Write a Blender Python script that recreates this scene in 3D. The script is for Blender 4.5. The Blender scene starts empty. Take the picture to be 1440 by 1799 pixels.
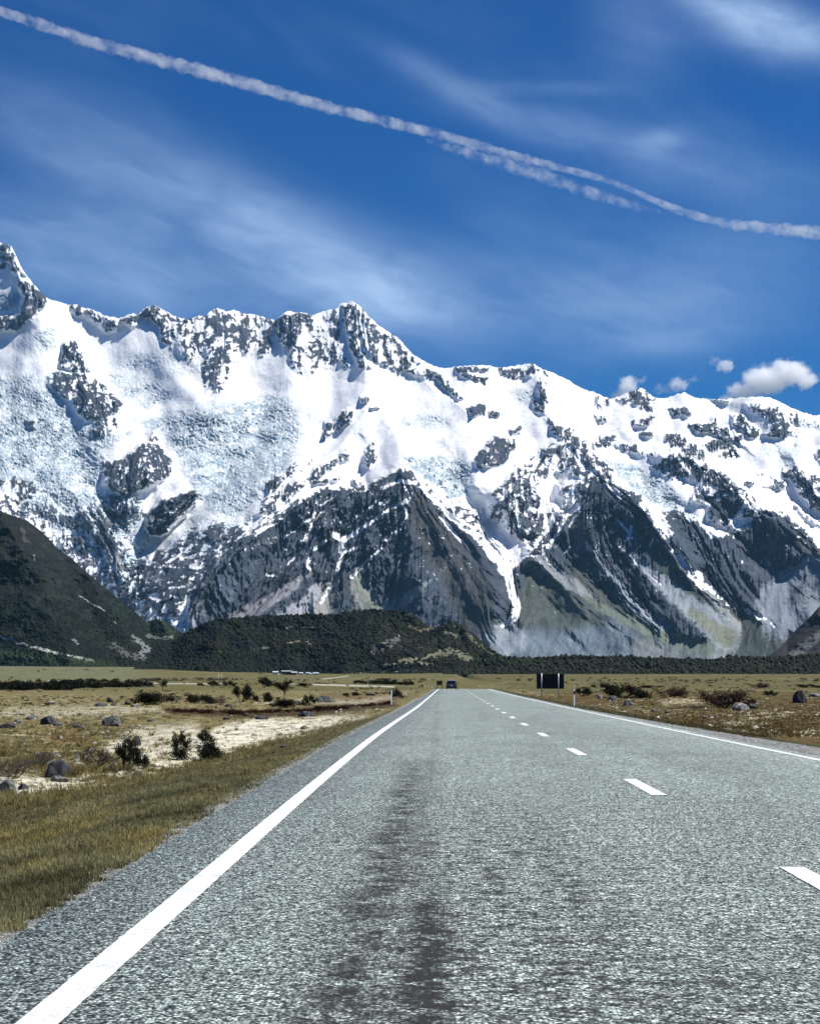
import bpy, bmesh, math, random
import numpy as np
from math import radians, sin, cos, tan, pi
random.seed(7)
rng = np.random.default_rng(7)
scene = bpy.context.scene
COL = scene.collection

# ------------------------------------------------------------------ camera
EYE = np.array([0.0, 0.0, 1.2])
FOC = 3250.0                      # focal length in pixels of the 1440 x 1799 photograph
YAW = math.atan(52.0 / FOC)       # turned slightly left of the road axis (+Y)
PITCH = math.atan(287.5 / FOC)
cam = bpy.data.cameras.new('camera')
cam.sensor_fit = 'VERTICAL'
cam.sensor_height = 24.0
cam.lens = 24.0 * FOC / 1799.0
cam.clip_start = 0.05
cam.clip_end = 200000.0
cam_o = bpy.data.objects.new('camera', cam)
cam_o.location = EYE
cam_o.rotation_euler = (pi / 2 + PITCH, 0, YAW)
COL.objects.link(cam_o)
scene.camera = cam_o

# ------------------------------------------------------------------ sun, sky, exposure
SUN_EL = radians(55)
SUN_AZ = radians(76)              # measured from +Y (view) towards +X (right)
sun = bpy.data.lights.new('sun', 'SUN')
sun.energy = 5.0
sun.angle = radians(0.53)
sun.color = (1.0, 0.965, 0.90)
sun_o = bpy.data.objects.new('sun', sun)
sd = np.array([sin(SUN_AZ) * cos(SUN_EL), cos(SUN_AZ) * cos(SUN_EL), sin(SUN_EL)])
from mathutils import Vector
sun_o.rotation_euler = Vector(sd).to_track_quat('Z', 'Y').to_euler()
sun_o.location = (40, 20, 80)
COL.objects.link(sun_o)

def N(nt, kind, **kw):
    n = nt.nodes.new(kind)
    for k, v in kw.items():
        if k.startswith('in_'):
            key = k[3:]
            key = int(key) if key.isdigit() else key.replace('_', ' ')
            n.inputs[key].default_value = v
        else:
            setattr(n, k, v)
    return n
def M_(nt, op, a, b=None, c=None, clamp=False):
    n = nt.nodes.new('ShaderNodeMath'); n.operation = op; n.use_clamp = clamp
    for i, v in enumerate((a, b, c)):
        if v is None: continue
        if isinstance(v, (int, float)): n.inputs[i].default_value = v
        else: nt.links.new(v, n.inputs[i])
    return n.outputs[0]
def MIX(nt, fac, a, b, blend='MIX'):
    n = nt.nodes.new('ShaderNodeMix'); n.data_type = 'RGBA'; n.blend_type = blend; n.clamp_factor = True
    for i, v in ((0, fac), (6, a), (7, b)):
        if isinstance(v, (int, float)): n.inputs[i].default_value = v
        elif isinstance(v, tuple): n.inputs[i].default_value = (*v, 1.0) if len(v) == 3 else v
        else: nt.links.new(v, n.inputs[i])
    return n.outputs[2]
def RNG(nt, v, a, b, c=0.0, d=1.0, smooth=True):
    n = nt.nodes.new('ShaderNodeMapRange'); n.interpolation_type = 'SMOOTHSTEP' if smooth else 'LINEAR'
    nt.links.new(v, n.inputs[0])
    n.inputs[1].default_value = a; n.inputs[2].default_value = b
    n.inputs[3].default_value = c; n.inputs[4].default_value = d
    return n.outputs[0]

world = bpy.data.worlds.new('World')
scene.world = world
world.use_nodes = True
wt = world.node_tree
wt.nodes.clear()
w_out = N(wt, 'ShaderNodeOutputWorld')
w_bg = N(wt, 'ShaderNodeBackground', in_Strength=0.052)
sky = N(wt, 'ShaderNodeTexSky', sky_type='NISHITA', sun_disc=False, sun_elevation=SUN_EL,
        sun_rotation=SUN_AZ, altitude=700.0, air_density=1.0, dust_density=0.25, ozone_density=3.0)
tc = N(wt, 'ShaderNodeTexCoord')
SKYV = tc.outputs['Generated']
sep = N(wt, 'ShaderNodeSeparateXYZ'); wt.links.new(SKYV, sep.inputs[0])
X, Y, Z = sep.outputs
hs = N(wt, 'ShaderNodeHueSaturation', in_Saturation=1.16, in_Value=1.0, in_Hue=0.5)
wt.links.new(sky.outputs[0], hs.inputs['Color'])
tinted = MIX(wt, 1.0, hs.outputs[0], (0.07, 0.50, 1.0), 'MULTIPLY')
# cirrus: azimuth (to the right of +Y) and elevation of each sky direction, in degrees
AZ = M_(wt, 'MULTIPLY', M_(wt, 'ARCTAN2', X, Y), 57.2958)
EL = M_(wt, 'MULTIPLY', M_(wt, 'ARCSINE', Z), 57.2958)
comb = N(wt, 'ShaderNodeCombineXYZ'); wt.links.new(AZ, comb.inputs[0]); wt.links.new(EL, comb.inputs[1])
def sky_noise(scale_along, scale_across, ang, detail=5.0, rough=0.55, off=0.0, dist=0.6):
    mp = N(wt, 'ShaderNodeMapping', vector_type='POINT')
    wt.links.new(comb.outputs[0], mp.inputs[0])
    mp.inputs['Rotation'].default_value = (0, 0, radians(-ang))
    mp.inputs['Location'].default_value = (off, off * 0.7, 0)
    mp2 = N(wt, 'ShaderNodeMapping'); wt.links.new(mp.outputs[0], mp2.inputs[0])
    mp2.inputs['Scale'].default_value = (scale_along, scale_across, 1)
    nz = N(wt, 'ShaderNodeTexNoise', noise_dimensions='3D', in_Scale=1.0, in_Detail=detail, in_Roughness=rough, in_Distortion=dist)
    wt.links.new(mp2.outputs[0], nz.inputs[0])
    return nz.outputs[0]
def sky_blob(px, py, rx, ry, ang):
    """soft patch of cirrus centred on a sky direction; sizes in degrees"""
    az0 = math.degrees(math.atan((px - 720) / FOC)) - math.degrees(YAW)
    el0 = math.degrees(math.atan((899.5 - py) / FOC)) + math.degrees(PITCH)
    dx = M_(wt, 'SUBTRACT', AZ, az0); dy = M_(wt, 'SUBTRACT', EL, el0)
    c, s = cos(radians(ang)), sin(radians(ang))
    u = M_(wt, 'ADD', M_(wt, 'MULTIPLY', dx, c / rx), M_(wt, 'MULTIPLY', dy, s / rx))
    v = M_(wt, 'ADD', M_(wt, 'MULTIPLY', dx, -s / ry), M_(wt, 'MULTIPLY', dy, c / ry))
    r2 = M_(wt, 'ADD', M_(wt, 'MULTIPLY', u, u), M_(wt, 'MULTIPLY', v, v))
    return M_(wt, 'EXPONENT', M_(wt, 'MULTIPLY', r2, -1.0))
n1 = sky_noise(0.14, 0.50, -20, 4, 0.5)
n2 = sky_noise(0.45, 1.2, -14, 5, 0.55, 3.3)
n3 = sky_noise(0.10, 0.28, -20, 3, 0.5, 9.1)
streak = M_(wt, 'ADD', M_(wt, 'MULTIPLY', n1, 0.62), M_(wt, 'MULTIPLY', n2, 0.38))
st = RNG(wt, streak, 0.22, 0.80)
blobs = None
for (px, py, rx, ry, ang, a) in (
        (300, 345, 4.2, 1.3, -22, 0.34), (520, 425, 3.6, 1.1, -24, 0.46), (660, 520, 2.2, 1.2, -14, 0.36),
        (110, 450, 3.8, 1.9, -6, 0.36), (430, 520, 5.4, 1.2, -4, 0.34), (60, 260, 3.0, 0.8, -25, 0.18),
        (820, 165, 2.6, 0.42, -27, 0.34), (980, 225, 2.4, 0.55, -18, 0.24), (960, 158, 2.0, 0.22, -2, 0.20),
        (1165, 258, 0.75, 0.34, 2, 0.42), (1250, 300, 4.0, 0.9, -14, 0.24), (1130, 60, 1.4, 1.5, 60, 0.20),
        (1350, 55, 1.9, 0.75, -22, 0.60), (1400, 85, 1.9, 0.7, -14, 0.50), (1280, 20, 1.6, 0.5, -20, 0.42),
        (1050, 560, 5.0, 1.3, 3, 0.28), (1180, 610, 2.4, 0.4, 4, 0.18), (900, 520, 5.0, 1.5, -8, 0.24), (1300, 480, 3.0, 1.4, 0, 0.22)):
    b = M_(wt, 'MULTIPLY', sky_blob(px, py, rx, ry, ang), a)
    blobs = b if blobs is None else M_(wt, 'ADD', blobs, b)
front = RNG(wt, Y, 0.2, 0.6)
base_cirrus = M_(wt, 'MULTIPLY', RNG(wt, n3, 0.42, 0.75), 0.12)
cov = M_(wt, 'ADD', M_(wt, 'MULTIPLY', M_(wt, 'MULTIPLY', blobs, front), M_(wt, 'ADD', M_(wt, 'MULTIPLY', st, 0.85), 0.30)), M_(wt, 'MULTIPLY', base_cirrus, st), clamp=True)
final = MIX(wt, cov, tinted, (6.6, 9.3, 13.6))
wt.links.new(final, w_bg.inputs[0])
wt.links.new(w_bg.outputs[0], w_out.inputs[0])

scene.view_settings.view_transform = 'Standard'
scene.view_settings.look = 'None'
scene.view_settings.exposure = 0.45
scene.view_settings.gamma = 1.0
scene.view_settings.use_curve_mapping = False
scene.cycles.max_bounces = 24
scene.cycles.diffuse_bounces = 3
scene.cycles.glossy_bounces = 2
scene.cycles.transparent_max_bounces = 24
scene.cycles.volume_bounces = 24
scene.cycles.use_denoising = True
scene.cycles.denoiser = 'OPENIMAGEDENOISE'
scene.cycles.denoising_input_passes = 'RGB_ALBEDO_NORMAL'
scene.cycles.denoising_prefilter = 'ACCURATE'
scene.cycles.caustics_reflective = False
scene.cycles.caustics_refractive = False

# ------------------------------------------------------------------ projection helpers
FW = np.array([-sin(YAW) * cos(PITCH), cos(YAW) * cos(PITCH), sin(PITCH)])
RT = np.array([cos(YAW), sin(YAW), 0.0])
UP = np.cross(RT, FW)
def at_depth(px, py, D):
    """world point seen in direction (px,py) of the photograph, D metres down the valley (+Y)"""
    px = np.asarray(px, float); py = np.asarray(py, float); D = np.asarray(D, float)
    r = FW * FOC + RT * (px - 720)[..., None] + UP * (899.5 - py)[..., None]
    return EYE + r * (D / r[..., 1])[..., None]

# ------------------------------------------------------------------ numpy noise
class _P: pass
_perm = np.random.default_rng(11).permutation(4096).astype(np.int64)
_ga = np.random.default_rng(12).uniform(0, 2 * pi, 4096)
_gx, _gy = np.cos(_ga), np.sin(_ga)
def perlin(x, y, seed=0):
    xi = np.floor(x).astype(np.int64); yi = np.floor(y).astype(np.int64)
    xf = x - xi; yf = y - yi
    u = xf * xf * xf * (xf * (xf * 6 - 15) + 10); v = yf * yf * yf * (yf * (yf * 6 - 15) + 10)
    def g(ix, iy, dx, dy):
        h = _perm[(_perm[(ix + seed * 57) & 4095] + iy + seed * 131) & 4095]
        return _gx[h] * dx + _gy[h] * dy
    a = g(xi, yi, xf, yf); b = g(xi + 1, yi, xf - 1, yf)
    c = g(xi, yi + 1, xf, yf - 1); d = g(xi + 1, yi + 1, xf - 1, yf - 1)
    return (a + (b - a) * u + (c - a) * v + (a - b - c + d) * u * v) * 1.4
def fbm(x, y, o=4, seed=0, gain=0.5, lac=2.03):
    s = np.zeros(np.broadcast(x, y).shape); a = 1.0; t = 0
    for i in range(o):
        s = s + a * perlin(x, y, seed + i * 7); t += a
        x = x * lac + 3.1; y = y * lac + 1.7; a *= gain
    return s / t
def ridged(x, y, o=4, seed=0, gain=0.55, lac=2.05):
    s = np.zeros(np.broadcast(x, y).shape); a = 1.0; t = 0
    for i in range(o):
        s = s + a * (1 - 2 * np.abs(perlin(x, y, seed + i * 7))); t += a
        x = x * lac + 5.3; y = y * lac + 2.9; a *= gain
    return s / t
def sstep(a, b, x):
    t = np.clip((x - a) / (b - a), 0, 1)
    return t * t * (3 - 2 * t)
def seg_dist(px, py, a, b):
    dx, dy = b[0] - a[0], b[1] - a[1]
    t = np.clip(((px - a[0]) * dx + (py - a[1]) * dy) / (dx * dx + dy * dy + 1e-9), 0, 1)
    return np.hypot(px - a[0] - t * dx, py - a[1] - t * dy), t
def line_field(px, py, pts, w0, w1, pad=3):
    """1 on a polyline falling to 0 at its half width (which runs from w0 to w1 along it)"""
    out = np.zeros_like(px)
    n = len(pts) - 1
    W = max(w0, w1) * pad / 3 + 2
    xs = [p[0] for p in pts]; ys = [p[1] for p in pts]
    m = (px > min(xs) - W) & (px < max(xs) + W) & (py > min(ys) - W) & (py < max(ys) + W)
    if not m.any(): return out
    X_, Y_ = px[m], py[m]; best = np.zeros_like(X_)
    for i in range(n):
        d, t = seg_dist(X_, Y_, pts[i], pts[i + 1])
        w = w0 + (w1 - w0) * (i + t) / n
        best = np.maximum(best, 1 - d / w)
    out[m] = best
    return out
def poly_field(px, py, pts, soft):
    """signed distance based mask: 1 well inside, 0.5 on the outline, 0 outside"""
    out = np.zeros_like(px)
    xs = [p[0] for p in pts]; ys = [p[1] for p in pts]
    m = (px > min(xs) - soft) & (px < max(xs) + soft) & (py > min(ys) - soft) & (py < max(ys) + soft)
    if not m.any(): return out
    X_, Y_ = px[m], py[m]
    ins = np.zeros(X_.shape, bool); dist = np.full(X_.shape, 1e9)
    k = len(pts)
    for i in range(k):
        a, b = pts[i], pts[(i + 1) % k]
        cond = ((a[1] > Y_) != (b[1] > Y_)) & (X_ < (b[0] - a[0]) * (Y_ - a[1]) / ((b[1] - a[1]) or 1e-9) + a[0])
        ins ^= cond
        dist = np.minimum(dist, seg_dist(X_, Y_, a, b)[0])
    sdv = np.where(ins, dist, -dist)
    out[m] = sstep(-soft, soft, sdv)
    return out

# ------------------------------------------------------------------ object helpers
def tag(o, label=None, cat=None, group=None, kind=None):
    if label: o['label'] = label
    if cat: o['category'] = cat
    if group: o['group'] = group
    if kind: o['kind'] = kind
    return o
def np_mesh(name, verts, faces, colors=None, smooth=True, mats=None):
    """mesh from numpy arrays: faces is (n,3) or (n,4)"""
    me = bpy.data.meshes.new(name)
    verts = np.asarray(verts, np.float32); faces = np.asarray(faces, np.int32)
    n, k = faces.shape
    me.vertices.add(len(verts)); me.vertices.foreach_set('co', verts.ravel())
    me.loops.add(n * k); me.loops.foreach_set('vertex_index', faces.ravel())
    me.polygons.add(n); me.polygons.foreach_set('loop_start', np.arange(0, n * k, k, dtype=np.int32))
    try: me.polygons.foreach_set('loop_total', np.full(n, k, np.int32))
    except Exception: pass
    if smooth: me.polygons.foreach_set('use_smooth', np.ones(n, bool))
    if colors is not None:
        at = me.color_attributes.new('Col', 'FLOAT_COLOR', 'POINT')
        c = np.ones((len(verts), 4), np.float32); c[:, :colors.shape[1]] = colors
        at.data.foreach_set('color', c.ravel())
    me.update(calc_edges=True)
    for m in (mats or []): me.materials.append(m)
    return me
def grid_faces(nr, nc):
    i = np.arange(nr - 1)[:, None] * nc + np.arange(nc - 1)[None, :]
    i = i.ravel()
    return np.stack([i, i + nc, i + nc + 1, i + 1], 1)
def link(name, me, parent=None, loc=None):
    o = bpy.data.objects.new(name, me); COL.objects.link(o)
    if parent is not None: o.parent = parent
    if loc is not None: o.location = loc
    return o
def bm_obj(name, bm, mat, parent=None, smooth=False, loc=None):
    me = bpy.data.meshes.new(name); bm.to_mesh(me); bm.free()
    if smooth:
        for p in me.polygons: p.use_smooth = True
    me.materials.append(mat)
    return link(name, me, parent, loc)
def empty(name, loc, rz=0, label=None, cat=None, group=None):
    o = bpy.data.objects.new(name, None); COL.objects.link(o)
    o.location = loc; o.rotation_euler = (0, 0, rz); o.empty_display_size = 0.2
    return tag(o, label, cat, group)

# ------------------------------------------------------------------ materials
def new_mat(name):
    m = bpy.data.materials.new(name); m.use_nodes = True
    nt = m.node_tree; nt.nodes.clear()
    out = N(nt, 'ShaderNodeOutputMaterial')
    b = N(nt, 'ShaderNodeBsdfPrincipled')
    b.inputs['Roughness'].default_value = 0.8
    b.inputs['Specular IOR Level'].default_value = 0.3
    nt.links.new(b.outputs[0], out.inputs[0])
    return m, nt, b
def pos_noise(nt, scale, detail=4, rough=0.55, vec=(1, 1, 1), dist=0.0):
    g = N(nt, 'ShaderNodeNewGeometry')
    mp = N(nt, 'ShaderNodeMapping'); nt.links.new(g.outputs['Position'], mp.inputs[0])
    mp.inputs['Scale'].default_value = vec
    nz = N(nt, 'ShaderNodeTexNoise', in_Scale=scale, in_Detail=detail, in_Roughness=rough, in_Distortion=dist)
    nt.links.new(mp.outputs[0], nz.inputs[0])
    return nz.outputs[0]
def plain_mat(name, col, rough=0.7, spec=0.3, var=0.15, scale=8.0, metal=0.0):
    m, nt, b = new_mat(name)
    v = pos_noise(nt, scale, 5, 0.6)
    f = RNG(nt, v, 0.3, 0.7, 1 - var, 1 + var)
    c = MIX(nt, 1.0, col, (1, 1, 1), 'MULTIPLY')
    mul = N(nt, 'ShaderNodeVectorMath', operation='SCALE'); nt.links.new(c, mul.inputs[0]); nt.links.new(f, mul.inputs['Scale'])
    nt.links.new(mul.outputs[0], b.inputs['Base Color'])
    b.inputs['Roughness'].default_value = rough
    b.inputs['Specular IOR Level'].default_value = spec
    b.inputs['Metallic'].default_value = metal
    return m
def attr_mat(name, scales, var, bump=0.0, bscale=1.0, rough=0.9, spec=0.2, vec=(1, 1, 1)):
    """vertex attribute colour broken up by world space noise"""
    m, nt, b = new_mat(name)
    at = N(nt, 'ShaderNodeAttribute', attribute_name='Col')
    c = at.outputs['Color']
    for s, v in zip(scales, var):
        f = RNG(nt, pos_noise(nt, s, 4, 0.65, vec), 0.28, 0.72, 1 - v, 1 + v)
        mul = N(nt, 'ShaderNodeVectorMath', operation='SCALE'); nt.links.new(c, mul.inputs[0]); nt.links.new(f, mul.inputs['Scale'])
        c = mul.outputs[0]
    nt.links.new(c, b.inputs['Base Color'])
    b.inputs['Roughness'].default_value = rough
    b.inputs['Specular IOR Level'].default_value = spec
    if bump:
        bp = N(nt, 'ShaderNodeBump', in_Strength=1.0, in_Distance=bump)
        nt.links.new(pos_noise(nt, bscale, 6, 0.65, vec), bp.inputs['Height'])
        nt.links.new(bp.outputs[0], b.inputs['Normal'])
    return m

# ------------------------------------------------------------------ a relief seen across the valley, built as terrain
SURF = {}
def relief(name, pxs, ridge, base, nrow, depth_fn, color_fn, mat, back=(1400, 900), jag=None, vpow=1.0):
    pxs = np.asarray(pxs, float)
    ry = np.interp(pxs, [p[0] for p in ridge], [p[1] for p in ridge])
    if jag: ry = ry - jag(pxs)
    by = np.interp(pxs, [p[0] for p in base], [p[1] for p in base])
    v = np.linspace(0, 1, nrow) ** vpow
    PX = np.broadcast_to(pxs, (nrow, len(pxs))).copy()
    PY = ry[None, :] + (by - ry)[None, :] * v[:, None]
    D = depth_fn(PX, PY, ry[None, :])
    pts = at_depth(PX, PY, D)
    cols = color_fn(PX, PY, D)
    # the far side falls away behind the crest
    rows = []; crows = []
    for k in (4, 3, 2, 1):
        q = pts[0].copy(); f = k / 4.0
        q[:, 1] += back[0] * f; q[:, 2] -= back[1] * f ** 1.3
        q[:, 2] += fbm(q[:, 0] * 0.004, q[:, 1] * 0.004, 3, 5) * 60 * f * back[1] / 900
        rows.append(q); crows.append(cols[0])
    V = np.concatenate([np.array(rows), pts], 0); C = np.concatenate([np.array(crows), cols], 0)
    nr, nc = V.shape[:2]
    me = np_mesh(name, V.reshape(-1, 3), grid_faces(nr, nc), C.reshape(-1, C.shape[-1]), True, [mat])
    o = link(name, me)
    SURF[name] = (pts, cols, PX, PY)
    return tag(o, kind='structure')

# ================================================================== the snow covered range
def spread(a, b, n): return np.linspace(a, b, n, endpoint=False)
RIDGE = [(-500, 380), (-200, 400), (-60, 445), (0, 428), (10, 431), (20, 433), (27, 447), (35, 465), (45, 482), (55, 495), (68, 510), (80, 522),
 (88, 528), (100, 531), (120, 537), (135, 536), (150, 543), (165, 545), (185, 556), (210, 561), (222, 556), (230, 552), (243, 553),
 (255, 543), (268, 537), (282, 542), (297, 551), (312, 559), (330, 563), (345, 556), (362, 556), (370, 547), (383, 543), (400, 549),
 (412, 545), (425, 551), (450, 555), (470, 560), (484, 565), (497, 552), (507, 547), (520, 550), (535, 550), (548, 556), (560, 550),
 (575, 546), (590, 545), (597, 535), (610, 532), (620, 531), (632, 540), (648, 557), (665, 573), (680, 583), (690, 590), (700, 596),
 (712, 610), (725, 624), (745, 636), (760, 643), (772, 648), (790, 647), (805, 644), (830, 643), (860, 643), (880, 648), (900, 644),
 (925, 641), (938, 641), (948, 648), (958, 652), (975, 658), (995, 668), (1015, 680), (1030, 687), (1045, 691), (1060, 698),
 (1073, 702), (1085, 698), (1100, 692), (1113, 688), (1125, 682), (1135, 688), (1145, 698), (1155, 701), (1170, 700), (1185, 695),
 (1200, 690), (1210, 694), (1218, 700), (1240, 702), (1270, 703), (1285, 701), (1300, 700), (1320, 699), (1345, 698), (1360, 703),
 (1375, 711), (1395, 720), (1415, 727), (1432, 732), (1440, 730), (1600, 745), (1940, 720)]
# crests that stand out towards the valley: (points, height of the crest in metres, half width in px at top and bottom)
SPURS = [
 ([(705, 826), (735, 880), (775, 950), (820, 1030), (860, 1110), (890, 1170)], 250, 70, 190),
 ([(705, 826), (660, 900), (625, 960), (590, 1010)], 170, 40, 70),
 ([(700, 930), (665, 985), (640, 1040)], 110, 25, 50),
 ([(640, 720), (560, 830), (480, 905), (400, 975), (350, 1040), (330, 1090)], 300, 70, 150),
 ([(600, 870), (560, 930), (520, 1000), (480, 1060), (440, 1100)], 190, 40, 80),
 ([(640, 880), (620, 950), (590, 1000), (550, 1060)], 120, 35, 50),
 ([(940, 645), (950, 700), (985, 770), (1040, 815), (1085, 860), (1130, 905), (1180, 965), (1225, 1025), (1290, 1065), (1400, 1115)], 300, 40, 230),
 ([(1000, 790), (950, 830), (905, 880), (870, 930)], 150, 30, 60),
 ([(1045, 860), (1030, 930), (1060, 1000), (1110, 1060), (1160, 1110)], 190, 35, 60),
 ([(1085, 880), (1110, 950), (1150, 1010), (1185, 1075)], 150, 30, 50),
 ([(1130, 930), (1165, 980), (1215, 1050), (1265, 1090)], 120, 25, 45),
 ([(930, 985), (955, 992), (990, 1035), (1040, 1085), (1110, 1120)], 190, 20, 110),
 ([(1160, 800), (1205, 805), (1265, 830), (1310, 865), (1345, 905), (1400, 950), (1480, 1010)], 330, 30, 170),
 ([(1260, 860), (1240, 900), (1215, 930)], 90, 25, 40),
 ([(1320, 700), (1370, 720), (1420, 740), (1480, 760)], 180, 60, 80),
 ([(1280, 740), (1300, 780), (1330, 800)], 90, 25, 30),
 ([(1390, 800), (1420, 850), (1460, 900)], 140, 30, 60),
 ([(1125, 684), (1140, 720), (1150, 760)], 130, 50, 40),
 ([(1200, 692), (1200, 730), (1220, 770)], 90, 40, 30),
 ([(620, 532), (635, 570), (650, 640)], 230, 25, 60),
 ([(690, 590), (720, 640), (770, 690), (830, 730)], 120, 30, 40),
 ([(505, 548), (515, 600), (500, 640)], 160, 30, 50),
 ([(385, 545), (395, 600), (385, 680)], 140, 50, 50),
 ([(268, 538), (290, 580), (330, 640), (370, 690)], 60, 35, 45),
 ([(8, 430), (50, 520), (70, 560)], 260, 40, 70),
 ([(120, 605), (150, 680), (190, 750)], 150, 20, 60),
 ([(265, 765), (250, 830), (230, 870)], 150, 20, 60),
 ([(350, 860), (300, 900), (262, 940)], 130, 20, 45),
 ([(340, 960), (300, 1000), (280, 1060)], 160, 30, 60),
 ([(110, 850), (170, 920), (220, 1010), (260, 1070)], 80, 30, 70),
 ([(890, 765), (860, 800)], 80, 20, 25),
]
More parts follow.
